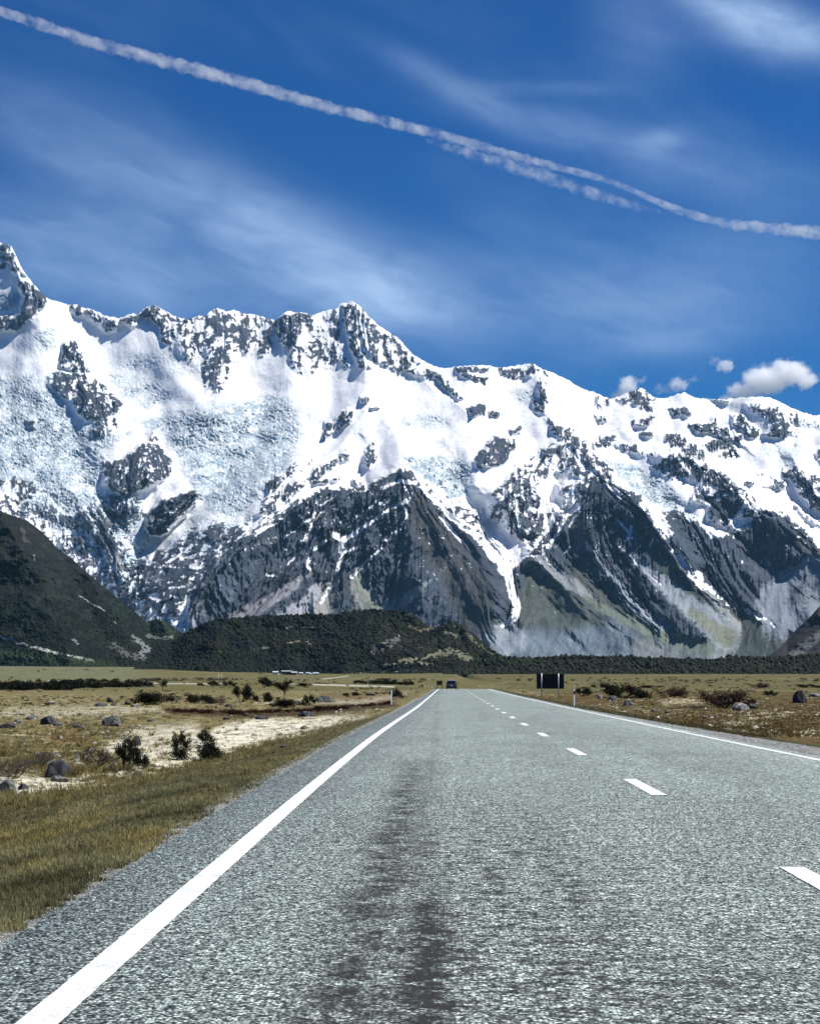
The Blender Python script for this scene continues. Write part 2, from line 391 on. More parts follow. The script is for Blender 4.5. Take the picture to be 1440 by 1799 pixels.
# gullies and glacier troughs cut back into the face: (points, depth, half widths)
TROUGHS = [
 ([(840, 900), (875, 955), (895, 1000), (905, 1050), (890, 1100)], 130, 50, 30),
 ([(605, 940), (600, 975), (590, 1010), (565, 1060)], 60, 14, 16),
 ([(1090, 800), (1160, 870), (1215, 930), (1255, 1010), (1300, 1080)], 120, 40, 30),
 ([(1250, 760), (1320, 820), (1400, 880), (1460, 930)], 100, 40, 30),
 ([(980, 800), (975, 850), (950, 890)], 60, 20, 14),
 ([(800, 800), (800, 860), (860, 930)], 110, 50, 30),
 ([(250, 880), (270, 960), (230, 1010)], 90, 40, 30),
 ([(470, 700), (430, 800), (350, 870), (270, 960)], 110, 60, 40),
]
ROCK = [  # (polygon, how much of it is bare, edge softness px)
 ([(-400, 380), (0, 425), (20, 432), (36, 466), (45, 484), (30, 482), (15, 470), (-20, 480), (-400, 480)], .85, 5),
 ([(35, 490), (60, 498), (86, 527), (75, 540), (60, 552), (30, 580), (-60, 582), (-60, 562), (25, 556), (38, 545), (45, 520), (33, 505)], .89, 4),
 ([(128, 533), (165, 544), (210, 562), (206, 580), (188, 584), (160, 560), (130, 550)], .72, 5),
 ([(212, 562), (245, 550), (243, 572), (232, 576)], .9, 3),
 ([(245, 552), (268, 536), (300, 552), (335, 564), (330, 570), (300, 562), (300, 603), (285, 600), (280, 570), (262, 556)], .85, 3),
 ([(290, 560), (380, 543), (440, 550), (486, 565), (490, 600), (462, 622), (420, 622), (392, 690), (366, 686), (352, 650), (318, 625), (296, 600)], .55, 9),
 ([(372, 640), (405, 618), (398, 650), (385, 690), (366, 684), (366, 655)], .72, 5),
 ([(484, 563), (500, 549), (535, 552), (528, 590), (512, 613), (497, 607), (482, 587)], .89, 3),
 ([(500, 610), (545, 600), (600, 590), (612, 640), (570, 648), (525, 652), (505, 630)], .55, 8),
 ([(535, 550), (600, 540), (600, 590), (560, 600), (540, 580)], .40, 9),
 ([(600, 538), (624, 532), (628, 585), (640, 628), (650, 645), (632, 645), (616, 622), (610, 590)], .89, 3),
 ([(622, 533), (650, 558), (680, 585), (706, 604), (740, 638), (722, 648), (700, 656), (668, 640), (640, 620), (628, 570)], .70, 6),
 ([(668, 575), (712, 612), (735, 636), (706, 640), (672, 625)], .75, 4),
 ([(700, 645), (760, 648), (775, 662), (740, 664)], .55, 5),
 ([(765, 660), (772, 656), (802, 690), (815, 700), (805, 704), (785, 688)], .85, 2.5),
 ([(820, 717), (840, 709), (856, 716), (850, 728), (830, 730)], .9, 3), ([(858, 722), (885, 726), (880, 732), (862, 730)], .8, 2),
 ([(808, 656), (860, 662), (852, 675), (812, 662)], .9, 3), ([(800, 646), (862, 645), (858, 652), (805, 652)], .55, 4),
 ([(876, 648), (935, 642), (948, 650), (930, 660), (895, 664), (880, 658)], .65, 4),
 ([(632, 698), (650, 700), (644, 710), (634, 707)], .9, 2), ([(650, 716), (668, 716), (664, 720)], .8, 2),
 ([(572, 742), (610, 718), (622, 720), (618, 740), (592, 756), (570, 772), (566, 768)], .89, 3),
 ([(640, 795), (655, 780), (662, 810), (648, 822), (638, 818)], .8, 5),
 ([(580, 812), (605, 792), (618, 800), (590, 818), (560, 842), (540, 842), (556, 820)], .85, 4),
 ([(500, 820), (548, 808), (530, 826), (505, 836), (490, 846)], .70, 5),
 ([(545, 845), (600, 835), (592, 844), (550, 850)], .75, 3),
 ([(468, 848), (485, 836), (500, 838), (488, 860), (470, 870)], 1.0, 3),
 ([(470, 870), (520, 845), (540, 850), (500, 885), (470, 900), (440, 915), (425, 925)], .72, 7),
 ([(505, 885), (535, 870), (500, 905), (440, 940), (430, 936)], .68, 6),
 ([(620, 845), (640, 848), (640, 866), (626, 862)], .8, 4),
 ([(832, 812), (850, 785), (870, 764), (888, 772), (897, 790), (890, 806), (876, 818), (840, 822)], .89, 3),
 ([(892, 752), (915, 750), (914, 762), (898, 762)], .89, 3), ([(888, 768), (910, 770), (905, 785), (893, 785)], .7, 4),
 # left icefall rocks
 ([(112, 603), (130, 600), (146, 625), (152, 648), (160, 652), (140, 652), (120, 650), (106, 648)], .85, 4),
 ([(85, 662), (105, 650), (125, 658), (150, 655), (168, 668), (190, 676), (213, 708), (208, 722), (196, 728), (175, 735), (150, 738), (136, 722), (126, 705), (108, 696), (84, 676)], .89, 4),
 ([(165, 742), (212, 728), (212, 748), (185, 765), (160, 766)], .8, 5),
 ([(268, 758), (280, 770), (278, 775), (266, 774)], .89, 2),
 ([(180, 812), (215, 806), (245, 785), (262, 776), (285, 785), (303, 812), (300, 832), (275, 848), (250, 862), (215, 872), (182, 850)], .89, 4),
 ([(45, 738), (64, 738), (62, 752), (48, 750)], .89, 3),
 ([(0, 835), (35, 838), (62, 850), (66, 880), (30, 885), (0, 880)], .75, 8),
 ([(-200, 840), (0, 860), (60, 870), (110, 905), (150, 890), (200, 876), (240, 876), (250, 900), (215, 930), (200, 960), (150, 1000), (0, 980), (-200, 960)], .62, 12),
 ([(130, 940), (200, 920), (225, 960), (240, 1000), (215, 1030), (190, 1060), (130, 1010)], .68, 12),
 ([(262, 905), (272, 888), (300, 874), (346, 860), (350, 874), (340, 888), (325, 905), (305, 925), (285, 943), (262, 942), (256, 925)], 1.1, 3),
 ([(275, 965), (330, 930), (380, 915), (420, 918), (440, 935), (400, 985), (385, 1010), (330, 1060), (300, 1110), (262, 1090), (236, 1060), (230, 1010), (250, 985)], .90, 10),
 ([(200, 1010), (250, 990), (330, 1110), (280, 1110), (200, 1060)], .85, 14),
 # the big dark buttress
 ([(330, 1110), (330, 1050), (372, 985), (430, 942), (470, 925), (500, 908), (520, 885), (560, 862), (580, 857), (618, 860), (640, 862), (652, 850), (680, 832), (705, 824), (722, 828),
   (738, 852), (760, 880), (785, 905), (810, 925), (850, 960), (875, 1000), (885, 1050), (880, 1110), (870, 1200), (330, 1200)], 1.12, 5),
 ([(740, 850), (800, 880), (850, 900), (880, 950), (900, 985), (880, 990), (830, 940), (780, 900)], .70, 8),
 ([(760, 822), (800, 850), (830, 905), (800, 900), (770, 860)], .45, 10),
 # the spur right of the white gully
 ([(848, 905), (862, 870), (890, 850), (912, 818), (940, 806), (975, 815), (985, 830), (940, 840), (950, 870), (975, 895), (965, 925), (940, 950), (905, 945), (880, 930), (868, 910)], .72, 7),
 ([(905, 815), (960, 788), (1000, 775), (1040, 800), (1060, 830), (1035, 850), (1000, 830), (950, 812)], .58, 8),
 ([(950, 790), (970, 786), (975, 800), (955, 806)], .89, 3),
 ([(955, 645), (965, 660), (962, 700), (956, 725), (940, 722), (938, 700), (948, 680)], .72, 5),
 ([(960, 735), (1000, 755), (1030, 780), (1070, 820), (1100, 870), (1070, 870), (1040, 830), (1005, 790), (975, 765)], .74, 6),
 ([(1000, 765), (1020, 768), (1050, 800), (1035, 810), (1005, 785)], .85, 5),
 ([(975, 850), (1020, 845), (1050, 850), (1040, 880), (1015, 892), (990, 888)], .74, 6),
 ([(1040, 830), (1085, 850), (1120, 870), (1140, 905), (1165, 940), (1200, 1000), (1225, 1028), (1280, 1062), (1340, 1090), (1420, 1120), (1420, 1200), (880, 1200), (905, 1110), (912, 1060),
   (905, 1010), (900, 996), (925, 978), (950, 975), (975, 945), (1000, 905), (1015, 892), (1030, 870)], 1.12, 6),
 ([(940, 905), (975, 890), (1000, 905), (975, 945), (950, 975), (925, 975), (915, 950)], .82, 6),
 # between the spurs, below the right glacier
 ([(1160, 905), (1190, 895), (1230, 920), (1265, 960), (1300, 1000), (1320, 1060), (1280, 1060), (1230, 1020), (1190, 960)], .95, 7),
 ([(858, 1000), (930, 990), (935, 1200), (855, 1200)], 1.12, 3), ([(1190, 905), (1240, 925), (1275, 945), (1345, 1005), (1400, 1060), (1350, 1090), (1270, 1050), (1215, 1000), (1175, 950)], 1.08, 6),
 # upper right crags
 ([(1100, 690), (1125, 681), (1150, 702), (1148, 722), (1130, 718), (1108, 708), (1096, 712), (1085, 702)], .72, 5),
 ([(1046, 696), (1068, 700), (1070, 712), (1058, 722), (1046, 712)], .7, 4), ([(1046, 730), (1066, 730), (1064, 740), (1050, 742)], .8, 3),
 ([(1112, 742), (1142, 730), (1150, 732), (1148, 742), (1130, 752), (1114, 750)], .85, 4), ([(1125, 762), (1148, 758), (1146, 766), (1130, 768)], .7, 3),
 ([(1030, 775), (1060, 768), (1080, 762), (1078, 780), (1050, 790), (1035, 788)], .75, 5),
 ([(1068, 768), (1100, 780), (1150, 795), (1148, 802), (1110, 796), (1075, 782)], .72, 5),
 ([(1172, 720), (1200, 714), (1214, 726), (1206, 732), (1184, 728)], .75, 4), ([(1240, 700), (1280, 702), (1275, 708)], .6, 3),
 ([(1212, 746), (1240, 742), (1258, 735), (1256, 756), (1240, 762), (1220, 758)], .89, 3),
 ([(1250, 735), (1276, 752), (1290, 775), (1280, 785), (1262, 770), (1248, 760)], .85, 4),
 ([(1236, 782), (1262, 768), (1280, 780), (1262, 792), (1244, 792)], .9, 4),
 ([(1168, 765), (1190, 762), (1206, 772), (1204, 782), (1180, 784), (1170, 775)], .89, 3),
 ([(1196, 788), (1214, 778), (1232, 790), (1240, 808), (1225, 808), (1200, 798)], .89, 4),
 ([(1262, 800), (1288, 782), (1302, 800), (1282, 806), (1268, 806)], .89, 4),
 ([(1282, 730), (1305, 728), (1325, 750), (1333, 762), (1318, 770), (1300, 755), (1286, 745)], .89, 3),
 ([(1292, 765), (1304, 765), (1302, 782), (1294, 782)], .89, 3),
 ([(1310, 712), (1345, 712), (1370, 718), (1395, 726), (1440, 740), (1440, 748), (1412, 748), (1385, 742), (1400, 760), (1370, 768), (1345, 760), (1358, 740), (1335, 726), (1315, 722)], .66, 7),
 ([(1340, 765), (1362, 748), (1395, 755), (1398, 764), (1370, 768)], .8, 5),
 ([(1144, 820), (1160, 806), (1180, 790), (1200, 800), (1218, 805), (1235, 815), (1262, 830), (1290, 848), (1310, 865), (1300, 880), (1270, 870), (1250, 862), (1225, 842), (1200, 835), (1170, 838), (1150, 828)], .80, 6),
 ([(1172, 800), (1195, 795), (1205, 808), (1190, 832), (1172, 835)], .89, 3),
 ([(1230, 840), (1270, 860), (1310, 865), (1325, 885), (1345, 905), (1340, 930), (1310, 950), (1270, 925), (1245, 915), (1240, 890), (1215, 880)], .85, 6),
 ([(1245, 895), (1268, 870), (1302, 875), (1300, 895), (1270, 915), (1250, 908)], 1.1, 3),
 ([(1265, 945), (1310, 925), (1330, 900), (1380, 915), (1410, 930), (1440, 962), (1480, 1000), (1500, 1200), (1400, 1160), (1330, 1060), (1290, 1010), (1265, 975), (1250, 945)], 1.12, 5),
 ([(1325, 890), (1370, 900), (1400, 920), (1420, 945), (1390, 935)], .8, 6),
 ([(1306, 828), (1340, 828), (1342, 834), (1312, 834)], .89, 3), ([(1300, 842), (1325, 850), (1322, 854), (1304, 848)], .8, 3),
 ([(1335, 842), (1355, 838), (1378, 850), (1372, 860), (1340, 855)], .9, 4),
 ([(1375, 828), (1395, 812), (1410, 828), (1440, 842), (1500, 850), (1500, 900), (1440, 895), (1415, 885), (1405, 865), (1395, 845), (1378, 838)], .80, 6),
 ([(1430, 796), (1440, 792), (1500, 790), (1500, 820), (1440, 815)], .9, 4),
 ([(1395, 890), (1420, 905), (1440, 915), (1440, 930), (1415, 915)], .8, 4),
]
SNOW = [  # snow lying in gullies: (points, half width at start and end)
 ([(838, 880), (850, 915), (872, 945), (890, 975), (898, 985)], 8, 16), ([(925, 965), (900, 985), (886, 1000)], 10, 14),
 ([(880, 985), (893, 1010), (900, 1045), (908, 1065), (903, 1085)], 9, 8), ([(905, 1078), (893, 1094), (882, 1100)], 8, 4),
 ([(975, 805), (968, 835), (985, 870), (978, 895), (950, 895)], 8, 7), ([(978, 895), (965, 925), (945, 950)], 6, 3),
 ([(1000, 898), (985, 925), (970, 950)], 3, 2), ([(1012, 905), (1000, 925)], 3, 2),
 ([(590, 940), (602, 948), (622, 938)], 8, 4), ([(622, 938), (650, 918), (690, 890)], 4, 3), ([(690, 890), (712, 880)], 5, 3),
 ([(602, 945), (599, 975), (594, 1000)], 6, 4), ([(602, 972), (628, 960)], 3, 1.5), ([(583, 1026), (575, 1040), (564, 1058)], 5, 3),
 ([(553, 900), (548, 915), (545, 930)], 3, 2), ([(540, 940), (536, 950)], 5, 3), ([(552, 965), (574, 948)], 3, 2), ([(545, 980), (538, 992), (548, 1003)], 4, 2),
 ([(670, 964), (640, 990), (618, 1013)], 2, 4), ([(672, 948), (682, 950), (695, 933)], 2, 3), ([(552, 912), (568, 898)], 3, 1.5),
 ([(535, 916), (548, 912)], 3, 3), ([(520, 930), (502, 942)], 1.5, 1), ([(518, 980), (505, 992)], 1, 1.5), ([(470, 1010), (486, 1012)], 2.5, 2),
 ([(668, 884), (678, 886), (690, 876)], 3, 2), ([(712, 893), (715, 905), (704, 930)], 2, 1), ([(715, 880), (720, 888)], 5, 2),
 ([(776, 908), (785, 922), (802, 942), (810, 952)], 5, 2), ([(735, 835), (750, 870), (800, 910), (835, 930)], 2.5, 3),
 ([(660, 880), (640, 905), (625, 908)], 2, 1), ([(590, 870), (560, 890)], 2, 1), ([(700, 845), (730, 848)], 4, 4), ([(670, 858), (700, 846)], 4, 2),
 ([(1082, 912), (1092, 922), (1104, 935), (1102, 948)], 2, 4), ([(1108, 925), (1104, 945), (1106, 960)], 3, 2), ([(1108, 975), (1118, 992)], 1.5, 2), ([(1138, 1008), (1160, 1027)], 1, 2.5),
 ([(1146, 948), (1140, 960)], 2.5, 1.5), ([(1000, 962), (990, 972)], 2, 1), ([(1050, 955), (1046, 962)], 1.5, 1), ([(958, 980), (966, 992)], 1, 1),
 ([(1060, 850), (1085, 865), (1088, 878)], 3, 4), ([(1125, 885), (1132, 895)], 4, 3), ([(1095, 845), (1112, 862)], 3, 1),
 ([(1230, 885), (1240, 925), (1252, 942)], 8, 7), ([(1215, 880), (1235, 910), (1250, 940)], 6, 5), ([(1300, 865), (1310, 880), (1300, 900), (1292, 912)], 4, 3), ([(1258, 942), (1292, 912)], 4, 3),
 ([(1310, 880), (1322, 895)], 2, 1), ([(1290, 935), (1305, 918)], 2, 1), ([(1325, 905), (1332, 890)], 4, 2), ([(1362, 895), (1368, 905)], 4, 1),
 ([(1180, 790), (1210, 830), (1240, 870)], 3, 3), ([(1330, 830), (1380, 880), (1440, 935)], 12, 12),
 ([(1040, 790), (1075, 800), (1110, 812)], 6, 7),
 ([(480, 905), (440, 930), (420, 945)], 4, 2), ([(505, 890), (470, 925), (450, 940)], 5, 2), ([(215, 1020), (190, 1030)], 5, 3),
 ([(108, 925), (122, 930)], 4, 2), ([(90, 940), (100, 955)], 3, 1), ([(318, 965), (335, 962), (300, 985)], 3, 2), ([(298, 930), (330, 898), (345, 895)], 5, 6),
 ([(262, 945), (268, 970), (262, 990)], 7, 5), ([(330, 1062), (322, 1085), (313, 1108)], 1.3, 1.6), ([(20, 560), (35, 545)], 3, 3), ([(0, 500), (30, 510)], 8, 4), ([(-5, 455), (25, 465)], 3, 3),
 ([(590, 600), (600, 640)], 3, 2), ([(605, 560), (612, 610), (628, 640)], 1, 3), ([(640, 560), (650, 640)], 2, 4), ([(670, 600), (668, 650)], 4, 5),
]
ICE = [  # crevassed glacier ice
 ([(-200, 650), (60, 660), (85, 680), (110, 705), (130, 740), (170, 770), (230, 760), (180, 800), (170, 860), (60, 850), (-200, 830)], 1.0, 14),
 ([(190, 655), (280, 670), (300, 700), (260, 720), (215, 700)], .7, 10),
 ([(240, 740), (330, 720), (440, 700), (520, 720), (530, 760), (500, 830), (460, 870), (420, 915), (380, 910), (340, 860), (300, 780)], 1.0, 12),
 ([(0, 850), (240, 860), (260, 930), (270, 1000), (250, 1060), (200, 1040), (160, 960), (60, 900)], .95, 14),
 ([(330, 905), (440, 900), (450, 950), (380, 1010), (330, 960)], .55, 12),
 ([(690, 730), (760, 728), (790, 745), (760, 758), (700, 748)], .6, 6),
 ([(710, 805), (770, 800), (820, 812), (832, 850), (800, 880), (760, 850), (730, 830)], 1.0, 6),
 ([(1060, 805), (1120, 820), (1170, 850), (1195, 880), (1170, 895), (1120, 870), (1085, 840)], 1.0, 7),
 ([(1150, 880), (1200, 885), (1230, 920), (1260, 980), (1300, 1040), (1270, 1040), (1210, 960), (1170, 920)], .7, 10),
 ([(1330, 790), (1400, 780), (1420, 800), (1370, 820)], .6, 8), ([(60, 590), (95, 570), (100, 610), (75, 615)], .7, 6), ([(-40, 515), (35, 515), (30, 545), (-40, 550)], .9, 6),
 ([(170, 640), (300, 620), (360, 640), (350, 665), (250, 660)], .35, 12), ([(440, 690), (520, 700), (500, 720), (440, 720)], .7, 8), ([(900, 690), (950, 680), (960, 700), (910, 705)], .4, 8),
]
SCREE = [ # (points, half widths, colour)
 ([(1031, 955), (1057, 997), (1087, 1031), (1125, 1076), (1165, 1105)], 4, 13, (.24, .27, .31)),
 ([(1110, 975), (1132, 997), (1162, 1024), (1192, 1050), (1237, 1084), (1275, 1120)], 4, 32, (.24, .27, .30)),
 ([(1222, 1020), (1256, 1057), (1296, 1098)], 3, 8, (.24, .25, .25)),
 ([(949, 978), (975, 1005), (1012, 1031), (1040, 1052)], 14, 10, (.21, .225, .24)),
 ([(1030, 1050), (1069, 1076), (1125, 1101), (1185, 1124), (1240, 1136)], 8, 16, (.12, .145, .11)),
 ([(1215, 1075), (1245, 1098), (1275, 1120)], 10, 22, (.15, .165, .115)),
 ([(596, 1005), (585, 1030), (570, 1060), (560, 1080)], 8, 24, (.24, .24, .23)),
 ([(627, 1011), (630, 1035), (650, 1064), (650, 1085)], 10, 34, (.20, .215, .19)),
 ([(755, 1020), (715, 1052), (680, 1072)], 4, 20, (.20, .22, .22)),
 ([(540, 1005), (500, 1040), (440, 1075), (410, 1090)], 8, 18, (.19, .19, .21)),
 ([(560, 1030), (540, 1060), (500, 1090)], 10, 22, (.30, .31, .34)),
 ([(1420, 985), (1385, 1020), (1350, 1060), (1370, 1090)], 12, 42, (.20, .22, .26)),
 ([(1440, 1000), (1440, 1060)], 30, 40, (.16, .18, .21)),
 ([(885, 1105), (905, 1125), (860, 1140)], 22, 30, (.22, .25, .28)),
 ([(848, 925), (870, 960), (885, 985)], 10, 12, (.42, .44, .48)),
 ([(330, 1090), (300, 1110)], 22, 26, (.26, .28, .33)),
]
MORAINE = [
 ([(870, 1112), (920, 1108), (980, 1112), (1050, 1098), (1100, 1094), (1118, 1115), (1112, 1150), (1120, 1175), (850, 1175)], (.080, .103, .125), 14),
 ([(1110, 1118), (1200, 1128), (1290, 1150), (1330, 1175), (1110, 1175)], (.090, .103, .108), 8),
]
GRASSY = [ # darker, greener or browner ground
 ([(720, 850), (760, 890), (800, 950), (860, 1030), (880, 1110), (820, 1110), (760, 1000), (720, 920)], (.050, .052, .048), 14),
 ([(925, 990), (955, 988), (1000, 1035), (1060, 1085), (1100, 1105), (1000, 1110), (915, 1100), (908, 1050)], (.058, .070, .058), 10),
 ([(975, 1000), (1010, 985), (1060, 1030), (1110, 1085), (1150, 1115), (1080, 1080), (1020, 1040)], (.058, .064, .058), 10),
 ([(1110, 900), (1160, 950), (1200, 1010), (1240, 1040), (1300, 1075), (1400, 1115), (1400, 1160), (1300, 1150), (1260, 1090), (1180, 1030), (1130, 960)], (.048, .056, .046), 12),
 ([(1120, 1118), (1180, 1130), (1290, 1160), (1200, 1150)], (.09, .10, .07), 8),
 ([(1240, 1130), (1400, 1120), (1400, 1180), (1260, 1180)], (.058, .070, .066), 10),
 ([(1380, 930), (1440, 960), (1500, 1000), (1500, 1060), (1430, 1010)], (.055, .058, .056), 12),
]
def structure_noise(px, py, k, scale, stretch, seed, o=4, f=ridged):
    """noise drawn out along the fall line; k is the sideways lean of the fall line"""
    acc = np.zeros_like(px); wsum = np.zeros_like(px)
    for kk in (-1.0, -0.5, 0.0, 0.5, 1.0):
        w = np.clip(1 - np.abs(k - kk) / 0.5, 0, 1)
        if w.max() <= 0: continue
        L = math.hypot(1, kk)
        u = (px - kk * py) / L; v = (py + kk * px) / L
        acc += w * f(u * scale, v * scale / stretch, o, seed + int(kk * 4) + 9); wsum += w * w
    return acc / np.sqrt(np.maximum(wsum, .2))
PXM = np.concatenate([np.linspace(-420, -40, 60, endpoint=False), np.linspace(-40, 1480, 1180, endpoint=False), np.linspace(1480, 1860, 60)])
STORE = {}
def range_depth(px, py, ry):
    wx = px + 9 * fbm(px * .02, py * .02, 3, 3); wy = py + 9 * fbm(px * .02 + 9, py * .02, 3, 4)
    kx = np.arange(300, 1260.); kb = np.interp(kx, [380, 440, 540, 650, 700, 850, 1000, 1110, 1200], [11300, 11000, 10600, 10100, 9750, 8700, 8050, 7500, 6900])
    kw = np.hanning(121); kw /= kw.sum(); kb = np.convolve(np.pad(kb, 60, mode='edge'), kw, 'valid')
    base = np.interp(py + 26 * fbm(px * .008, py * .008, 3, 8), kx, kb)
    P = np.zeros_like(px); taper = np.interp(py, [500, 720, 880], [.28, .45, 1.0])
    for pts, amp, w0, w1 in SPURS:
        f = np.clip(line_field(wx, wy, pts, w0, w1), 0, 1)
        P = np.maximum(P, amp * taper * f * (0.75 + 0.25 * f))
    for pts, amp, w0, w1 in TROUGHS:
        f = np.clip(line_field(wx, wy, pts, w0, w1), 0, 1)
        P = P - amp * taper * f * f * (3 - 2 * f)
    # lean of the fall line from the sideways slope of the spurs
    g = np.gradient(P, axis=1) / np.maximum(np.gradient(px, axis=1), .5)
    for _ in range(3):
        g = (g + np.roll(g, 9, 0) + np.roll(g, -9, 0) + np.roll(g, 9, 1) + np.roll(g, -9, 1)) / 5
    lean = np.clip(-g * 0.42 - .55 * sstep(190, 300, px) * sstep(640, 520, px) * sstep(820, 900, py), -1, 1)
    STORE['lean'] = lean
    # cover
    sx = px + 5 * fbm(px * .06, py * .06, 3, 31); sy = py + 5 * fbm(px * .06, py * .06 + 7, 3, 32)
    rock = np.zeros_like(px)
    for pts, val, soft in ROCK:
        rock = np.maximum(rock, val * poly_field(sx, sy, pts, soft * 1.3))
    std = lambda a: (a - a.mean()) / a.std()
    n_s = std(structure_noise(px, py, lean, .040, 2.4, 60, 3)) * .33
    n_f = std(structure_noise(px, py, lean, .080, 1.8, 80, 3) + .9 * ridged(px * .045 + py * .02, py * .11, 3, 91) + .3 * ridged(px * .16, py * .2, 2, 93)) * .33
    n_b = fbm(px * .03, py * .05, 3, 41)
    hold = 1 - .88 * sstep(.82, 1.05, rock)
    thr = rock + (0.62 * n_s + .80 * n_f) * hold + .16 * n_b * hold
    bare = sstep(.61, .655, thr)
    bare *= sstep(.03, .12, rock)
    # thin scattered stones poking out of steep snow
    sp = sstep(.72, .80, n_f * .5 + n_s * .5 + .18 * n_b) * 0.0
    snowp = np.zeros_like(px)
    gx = px + 2.2 * fbm(px * .15, py * .15, 2, 51); gy = py + 2.2 * fbm(px * .15, py * .15 + 4, 2, 52)
    for pts, w0, w1 in SNOW:
        snowp = np.maximum(snowp, np.clip(line_field(gx, gy, pts, w0, w1), 0, 1) * 1.0)
    snowp = sstep(.02, .30, snowp + .12 * n_f * (snowp > 0))
    # flecks of old snow on dark rock, thinning downhill
    fleck = sstep(.74, .82, n_f * 1.0 + .42 * fbm(px * .045, py * .045, 2, 77) + np.interp(py, [800, 900, 1000, 1060], [.20, .10, .0, -.25]))
    chute = sstep(.62, .80, -structure_noise(px, py, lean, .0125, 4.0, 116, 3) * .8 + .45 * fbm(px * .03, py * .03, 3, 78) + np.interp(py, [850, 920, 1010, 1060], [.42, .24, .0, -.6])) * sstep(.8, 1.0, rock)
    snowp = np.maximum(snowp, chute)
    bare = np.clip(np.maximum(bare - snowp, 0) * (1 - .9 * fleck * sstep(.6, 1, rock)), 0, 1)
    ice = np.zeros_like(px)
    for pts, val, soft in ICE:
        ice = np.maximum(ice, val * poly_field(sx, sy, pts, soft))
    STORE.update(rock=rock, bare=bare, ice=ice, ns=n_s, nf=n_f)
    # scree, moraine and grassy aprons are smooth
    smooth = np.zeros_like(px)
    for pts, w0, w1, c in SCREE: smooth = np.maximum(smooth, np.clip(line_field(gx, gy, pts, w0, w1) * 1.6, 0, 1))
    for pts, c, soft in MORAINE + GRASSY: smooth = np.maximum(smooth, poly_field(gx, gy, pts, soft) * .9)
    smooth *= (bare > .3)
    STORE['smooth'] = smooth
    # relief
    rough = structure_noise(px, py, lean, .035, 2.2, 110, 5)
    rockrel = 60 * structure_noise(px, py, lean, .015, 2.6, 112, 3) + 52 * rough + 10 * n_s + 4 * n_f
    snowrel = 5 * fbm(px * .018, py * .03, 3, 130) + 4 * structure_noise(px, py, lean, .05, 3.0, 140, 3) + 2.6 * ridged(px * .07, py * .25, 4, 141) + 1.6 * fbm(px * .3, py * .5, 2, 142)
    iw = fbm(px * .03, py * .03, 3, 150)
    crev = ridged(px * .045 + iw * 2.2, py * .11 + iw * 3.5, 4, 160, .6)
    blocks = np.abs(fbm(px * .13 + iw * 2, py * .24 + iw * 2, 4, 170)) * 2
    ice = ice * (.55 + .45 * sstep(-.25, .20, fbm(px * .016 + .02 * py, py * .035, 4, 155)))
    STORE['ice'] = ice; STORE['crev'] = crev; STORE['blocks'] = blocks
    icerel = 16 * crev - 11 * blocks
    soft_rock = np.clip(rock, 0, 1)
    sm1 = smooth * 1.0
    for q in (2, 4, 7):
        sm1 = (sm1 + np.roll(sm1, q, 0) + np.roll(sm1, -q, 0) + np.roll(sm1, q, 1) + np.roll(sm1, -q, 1)) / 5
    rockrel = rockrel * (1 - .72 * sm1)
    wv = fbm(px * .035, py * .05, 3, 262) * 2.6; wh = fbm(px * .05, py * .05, 3, 263) * 1.6
    l1 = sstep(.64, .84, ridged(px * .016 + wh, py * .060 + wv, 2, 264)); l2 = sstep(.64, .84, ridged(px * .042 + wh * 1.5, py * .10 + wv * 1.3, 2, 265)); l3 = sstep(.68, .88, ridged((px + py) * .030 + wv, (py - px) * .045 + wh, 2, 266))
    ln = np.clip(ice * 1.3, 0, 1) * np.clip(l1 * .9 + l2 * .85 + l3 * .7, 0, 1) * (.5 + .5 * sstep(-.3, .3, fbm(px * .05, py * .06, 3, 267)))
    ln *= 1 - bare; STORE['ln'] = ln; STORE['wv'] = wv; STORE['wh'] = wh
    P = P - 13 * ln
    # ribs and couloirs on the dark buttresses
    sm2 = smooth * 1.0
    for q in (3, 5, 8, 12, 16):
        sm2 = (sm2 + np.roll(sm2, q, 0) + np.roll(sm2, -q, 0) + np.roll(sm2, q, 1) + np.roll(sm2, -q, 1)) / 5
    sm2 = sm2 * 1.15
    rib = structure_noise(px, py, lean, .0085, 3.2, 114, 3)
    P = P + 95 * rib * soft_rock * sstep(820, 900, py) * (1 - np.clip(sm2, 0, 1))
    Pd = P + (1 - soft_rock) * snowrel + soft_rock * rockrel + ice * icerel + 7 * bare
    # steep crest walls vary in distance so that neighbouring peaks stand apart
    base = base + 260 * fbm(px * .004, py * .002, 2, 7)
    D = base - Pd
    # keep the face climbing away from the valley
    STORE['P'] = P
    return D
